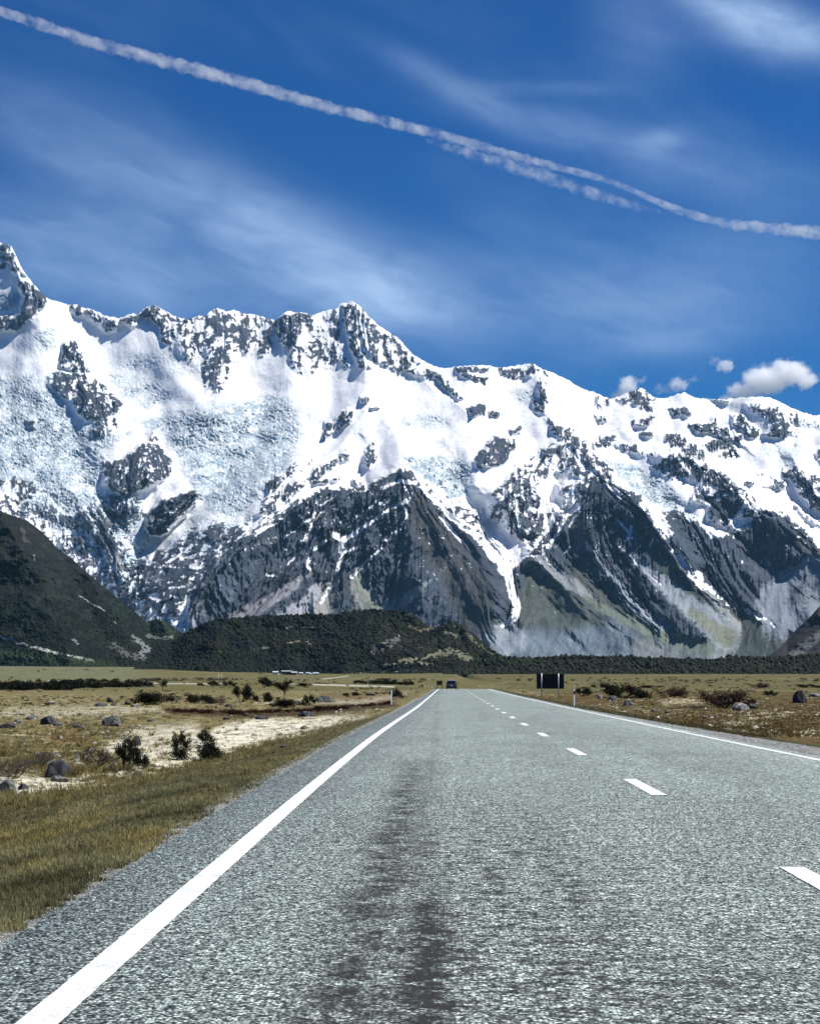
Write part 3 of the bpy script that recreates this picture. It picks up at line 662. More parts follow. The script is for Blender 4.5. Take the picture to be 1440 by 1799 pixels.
def range_color(px, py, D):
    rock, bare, ice, n_s, n_f, lean = (STORE[k] for k in ('rock', 'bare', 'ice', 'ns', 'nf', 'lean'))
    big = fbm(px * .012, py * .012, 4, 201)
    fine = fbm(px * .25, py * .25, 3, 203)
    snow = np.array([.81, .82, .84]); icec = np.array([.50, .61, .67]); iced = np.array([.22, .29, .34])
    col = np.ones(px.shape + (3,)) * snow
    crev = STORE['crev']; bl = STORE['blocks']
    cst = structure_noise(px, py, np.clip(lean - .2, -1, 1) * .6, .09, .55, 261, 4)
    ci = ice * sstep(-.05, .40, crev * .5 + bl * .4 + .25 * cst + .2 * big)
    col = col * (1 - ci[..., None] * .38) + icec * (ci[..., None] * .38)
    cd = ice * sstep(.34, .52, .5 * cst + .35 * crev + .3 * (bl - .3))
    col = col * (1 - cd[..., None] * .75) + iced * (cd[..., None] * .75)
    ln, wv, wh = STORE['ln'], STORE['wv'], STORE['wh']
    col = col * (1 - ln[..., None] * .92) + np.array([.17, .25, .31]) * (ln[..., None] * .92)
    thin = (1 - np.clip(ice + rock, 0, 1)) * sstep(.80, .95, ridged(px * .016 + wh * .5, py * .075 + wv * .6, 2, 268)) * sstep(.0, .3, fbm(px * .02, py * .03, 2, 269)) * .45
    col = col * (1 - thin[..., None]) + np.array([.40, .44, .50]) * thin[..., None]
    dirty = sstep(.25, .7, big + .3 * n_s) * .07
    col *= (1 - dirty[..., None] * np.array([.6, .7, .9]))
    rc = np.array([.036, .048, .070])[None, None] * (1 + .55 * big + .35 * n_s + .25 * n_f + .25 * fine)[..., None]
    tone = sstep(-.2, .5, fbm(px * .02, py * .008, 3, 207))[..., None]
    rc = rc * (1 - .35 * tone) + np.array([.062, .060, .062]) * .35 * tone
    pale = sstep(.05, .55, fbm(px * .03, py * .03, 4, 209) + .35 * n_f)[..., None]
    lf = sstep(460, 380, px + .3 * (py - 950))[..., None] * sstep(840, 900, py)[..., None]
    rc = rc * (1 - pale * lf * .8) + np.array([.20, .215, .24]) * pale * lf * .8
    rc = rc + (pale ** 2) * .035
    gx = px + 7 * fbm(px * .05, py * .05, 3, 220); gy = py + 7 * fbm(px * .05, py * .05 + 5, 3, 221)
    for pts, c, soft in GRASSY:
        m = poly_field(gx, gy, pts, soft)[..., None] * .85
        rc = rc * (1 - m) + np.array(c) * (1 + .3 * n_f + .3 * fine)[..., None] * m
    for pts, c, soft in MORAINE:
        m = poly_field(gx, gy, pts, soft)[..., None] * .95
        mn = structure_noise(px, py, lean * 0 - .5, .06, 2.0, 230, 4)
        rc = rc * (1 - m) + np.array(c) * (1 + .75 * mn + .3 * fine + .5 * sstep(.1, .5, big + .4 * n_f))[..., None] * m
    for pts, w0, w1, c in SCREE:
        f = line_field(gx, gy, pts, w0, w1)
        m = sstep(.0, .45, f + .25 * n_f * (f > 0))[..., None] * .9
        rc = rc * (1 - m) + np.array(c) * (1 + .18 * fine + .15 * n_s)[..., None] * m
    rc = np.clip(rc, .02, .6)
    col = col * (1 - bare[..., None]) + rc * bare[..., None]
    return np.clip(col, .01, .92)
def m_mountain():
    m, nt, b = new_mat('snow_rock_and_ice')
    at = N(nt, 'ShaderNodeAttribute', attribute_name='Col')
    f = RNG(nt, pos_noise(nt, .035, 5, .7), .25, .75, .86, 1.14)
    mul = N(nt, 'ShaderNodeVectorMath', operation='SCALE'); nt.links.new(at.outputs['Color'], mul.inputs[0]); nt.links.new(f, mul.inputs['Scale'])
    nt.links.new(mul.outputs[0], b.inputs['Base Color'])
    b.inputs['Roughness'].default_value = .85; b.inputs['Specular IOR Level'].default_value = .15
    return m
MAT_MOUNTAIN = m_mountain()
relief('snow_mountains', PXM, RIDGE, [(-500, 1195), (2000, 1195)], 470, range_depth, range_color, MAT_MOUNTAIN,
       back=(2600, 1500), jag=lambda x: 2.6 * ridged(x * .11, x * 0 + .5, 4, 301) + 0.8 * fbm(x * .5, x * 0, 2, 303))

# ================================================================== hills in front of the range
def hill_mat(name):
    m = attr_mat(name, (.02, .12), (.25, .25), rough=.95, spec=.1)
    return m
MAT_HILL = hill_mat('dark_bush_cover')
def make_hill(name, ridge, base, pxs, nrow, d_top, d_base, colf, lump=9, spurs=(), jagamp=2.0, seed=400, back=(700, 350), big=60):
    def depth(px, py, ry):
        by = np.interp(px, [p[0] for p in base], [p[1] for p in base])
        t = np.clip((by - py) / np.maximum(by - ry, 4), 0, 1)
        D = d_base + (d_top - d_base) * t ** .9 * np.clip((by - ry) / 60, .15, 1)
        P = np.zeros_like(px)
        wx = px + 8 * fbm(px * .02, py * .02, 3, seed); wy = py + 6 * fbm(px * .02 + 3, py * .02, 3, seed + 1)
        for pts, amp, w0, w1 in spurs:
            P = np.maximum(P, amp * np.clip(line_field(wx, wy, pts, w0, w1), 0, 1))
        P += big * fbm(px * .012, py * .02, 4, seed + 2)
        P += lump * .8 * ridged(px * .05, py * .06, 3, seed + 3)
        P += lump * fbm(px * .16, py * .2, 3, seed + 4) * .6
        return D - P
    return relief(name, pxs, ridge, base, nrow, depth, colf, MAT_HILL, back=back,
                  jag=lambda x: jagamp * np.abs(fbm(x * .16, x * 0 + seed, 3, seed + 6)) * 1.6 + .6 * fbm(x * .5, x * 0, 2, seed + 7))
def green(px, py, base, dark, seed, warm=None, s=1.0):
    a = fbm(px * .02 * s, py * .035 * s, 4, seed); b = fbm(px * .11 * s, py * .18 * s, 3, seed + 2)
    t = sstep(-.25, .45, a + .5 * b)[..., None]
    c = np.array(dark) * (1 - t) + np.array(base) * t
    if warm is not None:
        w = sstep(.12, .42, fbm(px * .03 * s, py * .05 * s, 4, seed + 5) + .3 * b)[..., None]
        c = c * (1 - w) + np.array(warm) * w
    return c * (1 + .35 * b[..., None])
def add_patches(c, px, py, patches, seed):
    gx = px + 5 * fbm(px * .07, py * .1, 3, seed); gy = py + 3 * fbm(px * .07, py * .1 + 5, 3, seed + 1)
    fn = fbm(px * .2, py * .35, 3, seed + 2)
    for pts, w0, w1, colr, a in patches:
        lf_ = line_field(gx, gy, pts, w0, w1)
        m = sstep(.15, .6, lf_ * (1 + 1.6 * fn) + .35 * fn * (lf_ > 0))[..., None] * a
        c = c * (1 - m) + np.array(colr) * (1 + .3 * fn[..., None]) * m
    return c
def col_left(px, py, D):
    c = green(px, py, (.014, .021, .013), (.006, .009, .008), 500, (.020, .023, .018))
    up = sstep(1080, 960, py)[..., None]
    c = c * (1 - up * .5) + np.array([.015, .017, .018]) * up * .5
    c = add_patches(c, px, py, [
        ([(-40, 1106), (0, 1117), (40, 1131), (80, 1142), (120, 1152), (165, 1161)], 4, 3.5, (.33, .34, .31), .95),
        ([(140, 1046), (165, 1062), (182, 1072)], 1.5, 1.5, (.25, .26, .26), .9),
        ([(235, 1120), (250, 1130), (262, 1142), (250, 1150)], 7, 8, (.17, .18, .17), .8),
        ([(262, 1118), (285, 1122), (305, 1118)], 6, 4, (.13, .14, .12), .8),
        ([(200, 1135), (225, 1150), (262, 1160)], 12, 8, (.095, .10, .085), .8),
        ([(130, 1125), (140, 1132)], 4, 3, (.22, .23, .22), .7), ([(40, 930), (46, 950)], 5, 7, (.07, .065, .06), .8),
        ([(60, 975), (63, 985)], 2, 2, (.2, .2, .2), .6), ([(200, 1092), (204, 1096)], 2, 2, (.25, .25, .25), .7),
        ([(262, 1100), (285, 1096), (305, 1112)], 10, 8, (.032, .052, .026), .85),
        ([(-40, 1150), (100, 1160), (200, 1168)], 18, 10, (.036, .058, .026), .8),
    ], 510)
    return np.clip(c, .004, .6)
def col_mid(px, py, D):
    c = green(px, py, (.016, .023, .013), (.005, .008, .007), 520, (.030, .030, .020))
    r = sstep(560, 760, px)[..., None] * sstep(1070, 1095, py)[..., None] * sstep(1185, 1165, py)[..., None]
    w = sstep(-.05, .35, fbm(px * .05, py * .09, 4, 522))[..., None]
    c = c * (1 - r * w * .6) + np.array([.070, .068, .045]) * r * w * .6
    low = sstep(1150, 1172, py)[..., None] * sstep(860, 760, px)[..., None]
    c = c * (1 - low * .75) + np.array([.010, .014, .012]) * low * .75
    c = add_patches(c, px, py, [
        ([(500, 1102), (530, 1103), (560, 1104)], 2, 2, (.16, .16, .13), .7), ([(505, 1128), (525, 1128)], 3, 3, (.22, .19, .11), .8),
        ([(540, 1128), (548, 1134)], 4, 3, (.18, .18, .16), .7), ([(445, 1142), (470, 1138)], 3, 3, (.13, .13, .12), .6),
        ([(655, 1142), (690, 1128), (700, 1120)], 12, 8, (.12, .13, .12), .8), ([(700, 1160), (740, 1158), (790, 1138)], 4, 4, (.17, .16, .10), .8),
        ([(675, 1168), (700, 1166), (725, 1164)], 2, 2, (.22, .20, .13), .9), ([(740, 1178), (690, 1180), (600, 1184)], 1.5, 1.2, (.16, .17, .13), .8),
        ([(765, 1150), (800, 1145), (830, 1160)], 10, 8, (.12, .125, .08), .8), ([(760, 1104), (740, 1108), (720, 1100)], 4, 4, (.16, .13, .09), .8),
        ([(800, 1100), (820, 1115), (850, 1140), (870, 1155)], 5, 4, (.115, .13, .07), .8), ([(785, 1112), (800, 1118)], 5, 5, (.16, .15, .12), .7),
        ([(735, 1165), (760, 1168)], 4, 3, (.20, .18, .12), .8), ([(700, 1140), (720, 1145)], 8, 6, (.06, .055, .05), .5),
    ], 530)
    return np.clip(c, .004, .6)
def col_belt(px, py, D):
    c = green(px, py, (.026, .033, .018), (.008, .012, .010), 540, (.045, .034, .022), 1.6)
    fn = fbm(px * .25, py * .5, 3, 545)
    sp = sstep(.50, .62, fn + .25 * fbm(px * .02, py * .05, 2, 546))[..., None]
    c = c * (1 - sp) + np.array([.25, .25, .21]) * sp
    c = add_patches(c, px, py, [([(1330, 1166), (1390, 1168)], 2.5, 2.5, (.30, .31, .27), .8), ([(1403, 1174), (1417, 1174)], 2, 2, (.6, .62, .58), 1),
        ([(1040, 1162), (1090, 1160)], 4, 4, (.05, .034, .026), .7), ([(925, 1172), (938, 1174)], 2, 2, (.12, .13, .09), .8),
        ([(1060, 1175), (1072, 1175)], 2, 2, (.14, .15, .11), .8)], 547)
    return np.clip(c, .004, .6)
def col_right(px, py, D):
    c = green(px, py, (.040, .036, .034), (.020, .019, .020), 550, None)
    c = add_patches(c, px, py, [([(1395, 1150), (1418, 1132), (1445, 1112)], 14, 10, (.10, .115, .11), .9)], 555)
    return np.clip(c, .004, .5)
make_hill('bush_covered_mountainside', [(-500, 560), (-200, 760), (0, 898), (15, 903), (50, 916), (75, 935), (100, 962), (130, 985), (160, 1012), (190, 1036), (215, 1058),
    (240, 1078), (256, 1092), (263, 1094), (275, 1088), (292, 1092), (305, 1102), (320, 1114), (335, 1140), (350, 1172), (380, 1186)],
    [(-500, 1180), (0, 1184), (130, 1181), (380, 1192)], np.linspace(-420, 360, 520), 210, 4250, 3500, col_left, lump=10,
    spurs=[([(0, 905), (60, 1000), (100, 1080), (120, 1150)], 120, 70, 120), ([(150, 1010), (200, 1080), (240, 1140)], 120, 40, 60), ([(280, 1090), (300, 1120), (310, 1150)], 150, 20, 50)],
    jagamp=2.2, seed=400, back=(900, 500))
make_hill('valley_side_slope', [(1335, 1166), (1350, 1152), (1370, 1136), (1400, 1104), (1420, 1086), (1440, 1064), (1500, 1015), (1600, 940), (1900, 800)], [(1300, 1182), (1950, 1186)],
    np.linspace(1335, 1860, 240), 110, 4700, 4300, col_right, lump=7, jagamp=1.2, seed=430, back=(900, 450),
    spurs=[([(1440, 1070), (1400, 1120), (1380, 1160)], 100, 40, 50)])
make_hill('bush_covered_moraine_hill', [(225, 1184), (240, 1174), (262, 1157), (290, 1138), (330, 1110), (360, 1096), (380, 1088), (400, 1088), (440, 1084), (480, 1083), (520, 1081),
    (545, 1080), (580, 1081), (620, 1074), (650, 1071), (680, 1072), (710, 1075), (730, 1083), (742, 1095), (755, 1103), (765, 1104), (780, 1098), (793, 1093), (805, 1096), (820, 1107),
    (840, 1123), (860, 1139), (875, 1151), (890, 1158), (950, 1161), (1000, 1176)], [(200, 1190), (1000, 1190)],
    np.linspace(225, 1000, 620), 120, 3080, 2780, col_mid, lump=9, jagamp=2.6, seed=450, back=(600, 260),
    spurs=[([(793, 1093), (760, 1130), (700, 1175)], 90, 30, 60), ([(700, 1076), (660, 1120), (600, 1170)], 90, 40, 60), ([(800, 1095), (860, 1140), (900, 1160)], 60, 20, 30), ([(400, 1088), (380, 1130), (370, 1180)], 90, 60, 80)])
make_hill('scrub_belt', [(780, 1182), (830, 1163), (880, 1154), (930, 1158), (960, 1157), (1010, 1152), (1060, 1155), (1090, 1153), (1130, 1156), (1200, 1158), (1250, 1161), (1290, 1154),
    (1340, 1157), (1400, 1153), (1500, 1151), (1860, 1150)], [(780, 1189), (1870, 1188)], np.linspace(780, 1860, 760), 44, 2720, 2600, col_belt, lump=9, jagamp=2.6, seed=470, back=(300, 60), big=20)

# ================================================================== valley floor and road
_yy = np.arange(-40, 900.0)
def _sm(xp, fp, w=25):
    a = np.interp(_yy, xp, fp); k = np.hanning(w); k /= k.sum()
    return np.convolve(np.pad(a, w // 2, mode='edge'), k, 'valid')
_rz = _sm([0, 22, 54, 85, 150, 210, 259, 300, 343, 400, 500, 900], [0, 0, -.13, -.26, -.44, -.55, -.64, -.98, -1.45, -2.2, -3.0, -3.2])
_rs = _sm([0, 40, 85, 150, 259, 343, 420, 900], [0, .02, .33, .65, 1.24, 2.3, 4.2, 30])
def road_z(y): return np.interp(y, _yy, _rz)
def road_s(y): return np.interp(y, _yy, _rs)
ROAD_L, ROAD_R = -1.97, 5.78
def project(p):
    q = np.asarray(p, float) - EYE
    f = q @ FW
    f = np.where(np.abs(f) < 1e-6, 1e-6, f)
    return 720 + FOC * (q @ RT) / f, 899.5 - FOC * (q @ UP) / f
def ground_z(x, y):
    x = np.asarray(x, float); y = np.asarray(y, float)
    yl = np.maximum(y, 1.0)
    flat = np.interp(y, [-40, 0, 60, 150, 259, 343, 450, 700, 1500, 2600, 9000], [-.40, -.42, -.58, -.85, -1.25, -1.8, -2.35, -2.7, -2.2, 1.5, 60])
    ax = x / yl
    rise = sstep(1300, 3000, y) * np.interp(ax, [-.24, -.15, -.08, .05, .25], [9.5, 7.0, 1.0, 2.2, 2.4])
    flat = flat + rise
    xr = x - road_s(y)
    dl = np.clip((ROAD_L - xr), 0, None); dr = np.clip(xr - ROAD_R, 0, None)
    d = np.maximum(dl, dr * .7)
    t = sstep(0.15, 3.0, d)
    rz = road_z(y) - .035
    z = rz * (1 - t) + flat * t
    hum = t * (1 - .6 * sstep(300, 900, y))
    z = z + hum * (.16 * fbm(x * .18, y * .10, 4, 601) + .055 * ridged(x * .9, y * .45, 3, 603) * sstep(120, 40, y)) 
    z = z + sstep(200, 500, y) * .35 * fbm(x * .03, y * .02, 4, 605) * t
    z = z + (1 - t) * sstep(.1, .5, d) * .02 * fbm(x * 3, y * 3, 3, 607)
    inside = (xr > ROAD_L + .12) & (xr < ROAD_R - .12)
    return np.where(inside, rz - .06, z)
def hit(px, py, it=14):
    """ground point seen at a photograph position"""
    px = np.asarray(px, float); py = np.asarray(py, float)
    r = FW * FOC + RT * (px - 720)[..., None] + UP * (899.5 - py)[..., None]
    k = r / r[..., 1:2]
    slope = -k[..., 2]
    D = 1.8 / np.maximum(slope, 1e-4)
    for _ in range(it):
        z = ground_z(k[..., 0] * D, D)
        D = .5 * D + .5 * np.clip((EYE[2] - z) / np.maximum(slope, 1e-4), 4, 6000)
    return np.stack([k[..., 0] * D, D, ground_z(k[..., 0] * D, D)], -1)

VERGE_L = [(-300, 1450), (0, 1409), (110, 1397), (200, 1381), (300, 1352), (400, 1325), (480, 1305), (560, 1283), (640, 1262), (700, 1245), (740, 1229), (762, 1212)]
def ground_col(x, y, z):
    px, py = project(np.stack([x, y, z], -1))
    xr = x - road_s(y)
    a = fbm(x * .25, y * .09, 4, 620); b = fbm(x * 1.4, y * .5, 4, 621); c3 = fbm(x * .05, y * .018, 4, 622); fn = fbm(x * 5, y * 2, 3, 623)
    far = sstep(150, 420, y)
    def lerp(c, m, col): 
        m = np.clip(m, 0, 1)[..., None]
        return c * (1 - m) + np.asarray(col) * m
    c = np.ones(x.shape + (3,)) * np.array([.150, .125, .050])
    c = lerp(c, sstep(-.1, .5, a), (.105, .082, .030))
    c = lerp(c, sstep(.08, .40, b + .45 * a) * .75, (.38, .34, .21))
    c = lerp(c, sstep(.10, .45, fbm(x * .8, y * .22, 4, 630)) * .7, (.10, .085, .035))
    # pale river silt between the bushes on the left
    gx = px + 18 * fbm(px * .02, py * .05, 3, 640); gy = py + 4 * fbm(px * .02, py * .06, 3, 641)
    for pts, soft, am in (
        ([(300, 1345), (350, 1300), (380, 1278), (450, 1262), (560, 1261), (650, 1256), (560, 1284), (480, 1304), (400, 1324), (320, 1348)], 7, .95),
        ([(-60, 1406), (-60, 1366), (60, 1362), (130, 1366), (200, 1360), (270, 1340), (340, 1330), (330, 1350), (200, 1380), (110, 1396), (0, 1408)], 7, .85),
        ([(180, 1320), (220, 1285), (330, 1270), (360, 1285), (330, 1325), (250, 1345)], 12, .7),
        ([(450, 1235), (530, 1234), (640, 1240), (700, 1225), (730, 1212), (700, 1216), (640, 1228), (560, 1226)], 4, .45),
        ([(0, 1245), (160, 1238), (280, 1244), (280, 1250), (100, 1262), (0, 1258)], 6, .35)):
        m = poly_field(gx, gy, pts, soft) * am
        c = lerp(c, m * sstep(-.55, .05, b + .3 * fn), (.60, .57, .45))
        c = lerp(c, m * sstep(.22, .45, b), (.22, .19, .12))
    m = poly_field(gx, gy, [(290, 1243), (420, 1249), (500, 1250), (560, 1241), (690, 1232), (705, 1240), (640, 1248), (560, 1257), (420, 1262), (300, 1254)], 4)
    c = lerp(c, m * .9, (.045, .022, .014))
    m = poly_field(gx, gy, [(560, 1215), (620, 1212), (700, 1214), (690, 1228), (560, 1236)], 6); c = lerp(c, m * .5, (.09, .05, .025))
    m = poly_field(gx, gy, [(80, 1290), (140, 1285), (150, 1302), (90, 1308)], 8); c = lerp(c, m * .8, (.16, .09, .03))
    # right hand flats: rusty grass with pale streaks
    rt = sstep(5.5, 7, xr)
    rc = np.ones_like(c) * np.array([.090, .062, .022])
    rc = lerp(rc, sstep(-.1, .4, a), (.085, .070, .024)); rc = lerp(rc, sstep(.25, .5, b + .5 * c3), (.40, .36, .23)); rc = lerp(rc, sstep(.2, .5, fbm(x * .8, y * .22, 4, 631)), (.050, .032, .016))
    for pts in ([(1160, 1238), (1230, 1236), (1225, 1226), (1170, 1228)], [(1330, 1252), (1385, 1252), (1385, 1258), (1330, 1258)], [(1265, 1268), (1330, 1262), (1330, 1272), (1270, 1276)], [(1390, 1285), (1460, 1276), (1460, 1292), (1400, 1296)], [(900, 1212), (950, 1214), (945, 1218), (905, 1216)], [(990, 1203), (1030, 1203), (1025, 1207), (992, 1207)]):
        m = poly_field(gx, gy, pts, 5); rc = lerp(rc, m * sstep(-.2, .2, b), (.52, .47, .30))
    c = c * (1 - rt[..., None]) + rc * rt[..., None]
    # far flats turn to even olive grass
    fc = np.ones_like(c) * np.array([.105, .096, .036]); fc = lerp(fc, sstep(-.2, .4, c3), (.070, .070, .026)); fc = lerp(fc, sstep(.1, .5, fbm(x * .02, y * .004, 4, 650)), (.16, .135, .062))
    c = c * (1 - .85 * far[..., None]) + fc * .85 * far[..., None]
    fan = sstep(1100, 1500, y)[..., None] * sstep(300, 220, px)[..., None]
    c = c * (1 - fan) + np.array([.120, .122, .062]) * (1 + .6 * c3[..., None] + .5 * b[..., None]) * fan
    # pale tracks and the far bend of the road
    for pts, w in (([(240, 1200), (300, 1201), (400, 1201.5)], 1.0), ([(487, 1201.5), (515, 1201.5)], 1.0), ([(545, 1202.5), (600, 1204), (690, 1206.5)], 1.6), ([(565, 1193), (590, 1190.5), (612, 1187.5)], .9), ([(85, 1195), (115, 1197)], 1.2),):
        m = sstep(0, .5, line_field(px, py, pts, w, w)); c = lerp(c, m * .8, (.42, .42, .36))
    for pts, w in (([(-60, 1204), (60, 1206), (150, 1205), (270, 1205)], 5), ([(150, 1197), (250, 1196), (400, 1195)], 1.3)):
        m = sstep(0, .6, line_field(px, gy, pts, w, w * .6)); c = lerp(c, m * .9, (.022, .024, .014))
    # mown verge, then loose chip beside the seal
    vb = np.interp(px, [p[0] for p in VERGE_L], [p[1] for p in VERGE_L]) + 5 * fbm(x * 1.2, y * .4, 3, 660)
    vl = sstep(-4, 4, py - vb) * (xr < 0) * (px < 775) * (y > 0)
    vl = np.where(y <= 6, (xr < 0) * 1.0, vl)
    vg = np.ones_like(c) * np.array([.080, .073, .030]); vg = lerp(vg, sstep(-.2, .4, fbm(x * .7, y * .3, 3, 661)), (.052, .052, .021)); vg = lerp(vg, sstep(.2, .5, b), (.17, .13, .06))
    c = c * (1 - vl[..., None]) + vg * vl[..., None]
    wr = np.interp(y, [0, 30, 60, 110, 200], [2.6, 2.2, 1.8, 1.5, 1.2])
    vr = sstep(ROAD_R + wr + 1.0, ROAD_R + wr, xr + .5 * b) * (xr > 3)
    c = lerp(c, vr * .95 * (y < 380), (.040, .044, .018))
    g = .20 * (1 + .5 * fn[..., None]) * np.array([1, .99, .95])
    gl = sstep(-2.18, -2.02, xr + .10 * fbm(x * 2.5, y * 1.5, 3, 662)) * (xr < 0)
    gw = np.interp(y, [0, 20, 34, 50, 80, 300], [1.9, 1.7, 1.35, .6, .18, .12])
    gr = sstep(ROAD_R + gw + .25, ROAD_R + gw - .1, xr + .25 * b) * (xr > 3)
    gm = (np.clip(gl + gr, 0, 1) * (y < 380))[..., None]
    c = c * (1 - gm) + g * gm
    c = c * (1 + .22 * fn[..., None] * (1 - far[..., None]))
    return np.clip(c, .008, .75)
def build_ground():
    ys = np.concatenate([np.linspace(-12, 4.5, 12), np.geomspace(4.8, 11000, 880)])
    an = np.sort(np.concatenate([np.linspace(-.30, .27, 440), np.linspace(-2.2, -.30, 30, endpoint=False), np.linspace(.28, 2.2, 30)]))
    Yg = np.broadcast_to(ys[:, None], (len(ys), len(an))).copy()
    Xg = an[None, :] * (np.maximum(ys, -8)[:, None] + 9.0)
    Zg = ground_z(Xg, Yg)
    C = ground_col(Xg, Yg, Zg)
    m, nt, b = new_mat('dry_grass_and_silt')
    at = N(nt, 'ShaderNodeAttribute', attribute_name='Col'); c = at.outputs['Color']
    for s, v, vec in ((2.2, .35, (1, .45, 1)), (14, .45, (1, .6, 1)), (60, .35, (1, 1, 1))):
        f = RNG(nt, pos_noise(nt, s, 4, .7, vec), .30, .70, 1 - v, 1 + v)
        mul = N(nt, 'ShaderNodeVectorMath', operation='SCALE'); nt.links.new(c, mul.inputs[0]); nt.links.new(f, mul.inputs['Scale']); c = mul.outputs[0]
    nt.links.new(c, b.inputs['Base Color']); b.inputs['Roughness'].default_value = .95; b.inputs['Specular IOR Level'].default_value = .1
    bp = N(nt, 'ShaderNodeBump', in_Strength=1.0, in_Distance=.05); nt.links.new(pos_noise(nt, 9, 6, .7, (1, .6, 1)), bp.inputs['Height']); nt.links.new(bp.outputs[0], b.inputs['Normal'])
    me = np_mesh('ground', np.stack([Xg, Yg, Zg], -1).reshape(-1, 3), grid_faces(*Xg.shape), C.reshape(-1, 3), True, [m])
    tag(link('ground', me), kind='structure')
build_ground()

def m_road():
    m, nt, b = new_mat('chip_seal')
    g = N(nt, 'ShaderNodeNewGeometry'); sp = N(nt, 'ShaderNodeSeparateXYZ'); nt.links.new(g.outputs['Position'], sp.inputs[0])
    x, y = sp.outputs[0], sp.outputs[1]
    def vor(scale):
        v = N(nt, 'ShaderNodeTexVoronoi', feature='F1', in_Scale=scale); nt.links.new(g.outputs['Position'], v.inputs[0]); return v
    stone = vor(62); cell = N(nt, 'ShaderNodeSeparateColor'); nt.links.new(stone.outputs['Color'], cell.inputs[0])
    tone = cell.outputs[0]                                   # each chip has its own grey
    gap = RNG(nt, stone.outputs['Distance'], .35, .72, 1.0, .12)
    c = MIX(nt, tone, (.045, .058, .053), (.64, .75, .69))
    warm = RNG(nt, cell.outputs[1], .8, 1.0); c = MIX(nt, M_(nt, 'MULTIPLY', warm, .25), c, (.40, .34, .28))
    sc = N(nt, 'ShaderNodeVectorMath', operation='SCALE'); nt.links.new(c, sc.inputs[0]); nt.links.new(gap, sc.inputs['Scale']); c = sc.outputs[0]
    for s, v, vec in ((26, .80, (1, .55, 1)), (60, .5, (1, .6, 1)), (7, .14, (1, .35, 1)), (.9, .10, (1, .25, 1)), (.25, .10, (1.6, .12, 1))):
        f = RNG(nt, pos_noise(nt, s, 4, .7, vec), .30, .70, 1 - v, 1 + v)
        mul = N(nt, 'ShaderNodeVectorMath', operation='SCALE'); nt.links.new(c, mul.inputs[0]); nt.links.new(f, mul.inputs['Scale']); c = mul.outputs[0]
    # bitumen bled up in the wheel paths
    def band(x0, w, y0, y1, amt, s=1.1, lo=.36, hi=.62, seedv=(1, .22, 1)):
        dx = M_(nt, 'SUBTRACT', x, x0)
        wob = M_(nt, 'MULTIPLY', M_(nt, 'SUBTRACT', pos_noise(nt, .5, 2, .5, (0, 1, 0)), .5), .18)
        dx = M_(nt, 'ADD', dx, wob)
        e = M_(nt, 'EXPONENT', M_(nt, 'MULTIPLY', M_(nt, 'MULTIPLY', dx, dx), -1 / (w * w)))
        n = RNG(nt, pos_noise(nt, s, 6, .72, seedv), lo, hi)
        n2 = RNG(nt, pos_noise(nt, 26, 3, .6, (1, .4, 1)), .30, .60)
        fy = RNG(nt, y, y0, y1, 1.0, 0.0)
        return M_(nt, 'MULTIPLY', M_(nt, 'MULTIPLY', M_(nt, 'MULTIPLY', e, n), M_(nt, 'ADD', M_(nt, 'MULTIPLY', n2, .6), .4)), M_(nt, 'MULTIPLY', fy, amt))
    b1 = band(-.36, .17, 21, 30, .95, 3.2, .36, .56, (1, .6, 1))
    b6 = band(-.04, .10, 8.5, 11.5, 1.15, 5.0, .36, .50, (1, .7, 1))
    b2 = band(.45, .80, 11, 24, 1.0, 7.0, .50, .57, (.7, .8, 1))
    b3 = band(1.9, 1.2, 10, 50, .8, 6.0, .55, .62, (.5, .8, 1))
    b4 = band(3.4, .5, 30, 70, .35, 1.2, .48, .70)
    b5 = band(-.10, .10, 60, 150, .35, .3, .35, .6)
    t = M_(nt, 'ADD', M_(nt, 'ADD', M_(nt, 'ADD', b1, b6), b2), M_(nt, 'ADD', b3, M_(nt, 'ADD', b4, b5)), clamp=True)
    c = MIX(nt, t, c, (.020, .019, .017))
    nt.links.new(c, b.inputs['Base Color'])
    b.inputs['Roughness'].default_value = .7; b.inputs['Specular IOR Level'].default_value = .22
    bp = N(nt, 'ShaderNodeBump', in_Strength=.9, in_Distance=.006)
    h = M_(nt, 'MULTIPLY', stone.outputs['Distance'], -1.0); nt.links.new(h, bp.inputs['Height'])
    nt.links.new(bp.outputs[0], b.inputs['Normal'])
    return m
def strip(name, x0, x1, ys, dz, mat, parent=None, ragged=None, nx=2, thick=0.0):
    """a sheet that follows the road between two sideways offsets; thick adds an edge that drops to the ground"""
    ys = np.asarray(ys, float); s = road_s(ys); z = road_z(ys) + dz
    xs0 = np.full(len(ys), x0) + s; xs1 = np.full(len(ys), x1) + s
    if ragged is not None: xs0 = xs0 + ragged(ys, 1); xs1 = xs1 + ragged(ys, 2)
    t = np.linspace(0, 1, nx)
    P = np.stack([xs0[:, None] * (1 - t) + xs1[:, None] * t, np.broadcast_to(ys[:, None], (len(ys), nx)), np.broadcast_to(z[:, None], (len(ys), nx))], -1)
    if thick:
        l = P[:, :1].copy(); l[..., 2] -= thick; l[..., 0] -= thick * .6
        r = P[:, -1:].copy(); r[..., 2] -= thick; r[..., 0] += thick * .6
        P = np.concatenate([l, P, r], 1)
    me = np_mesh(name, P.reshape(-1, 3), grid_faces(P.shape[0], P.shape[1])[:, ::-1], None, False, [mat])
    return link(name, me, parent)
YS_ROAD = np.concatenate([np.arange(-10, 60, .25), np.arange(60, 200, 1.0), np.arange(200, 402, 2.5)])
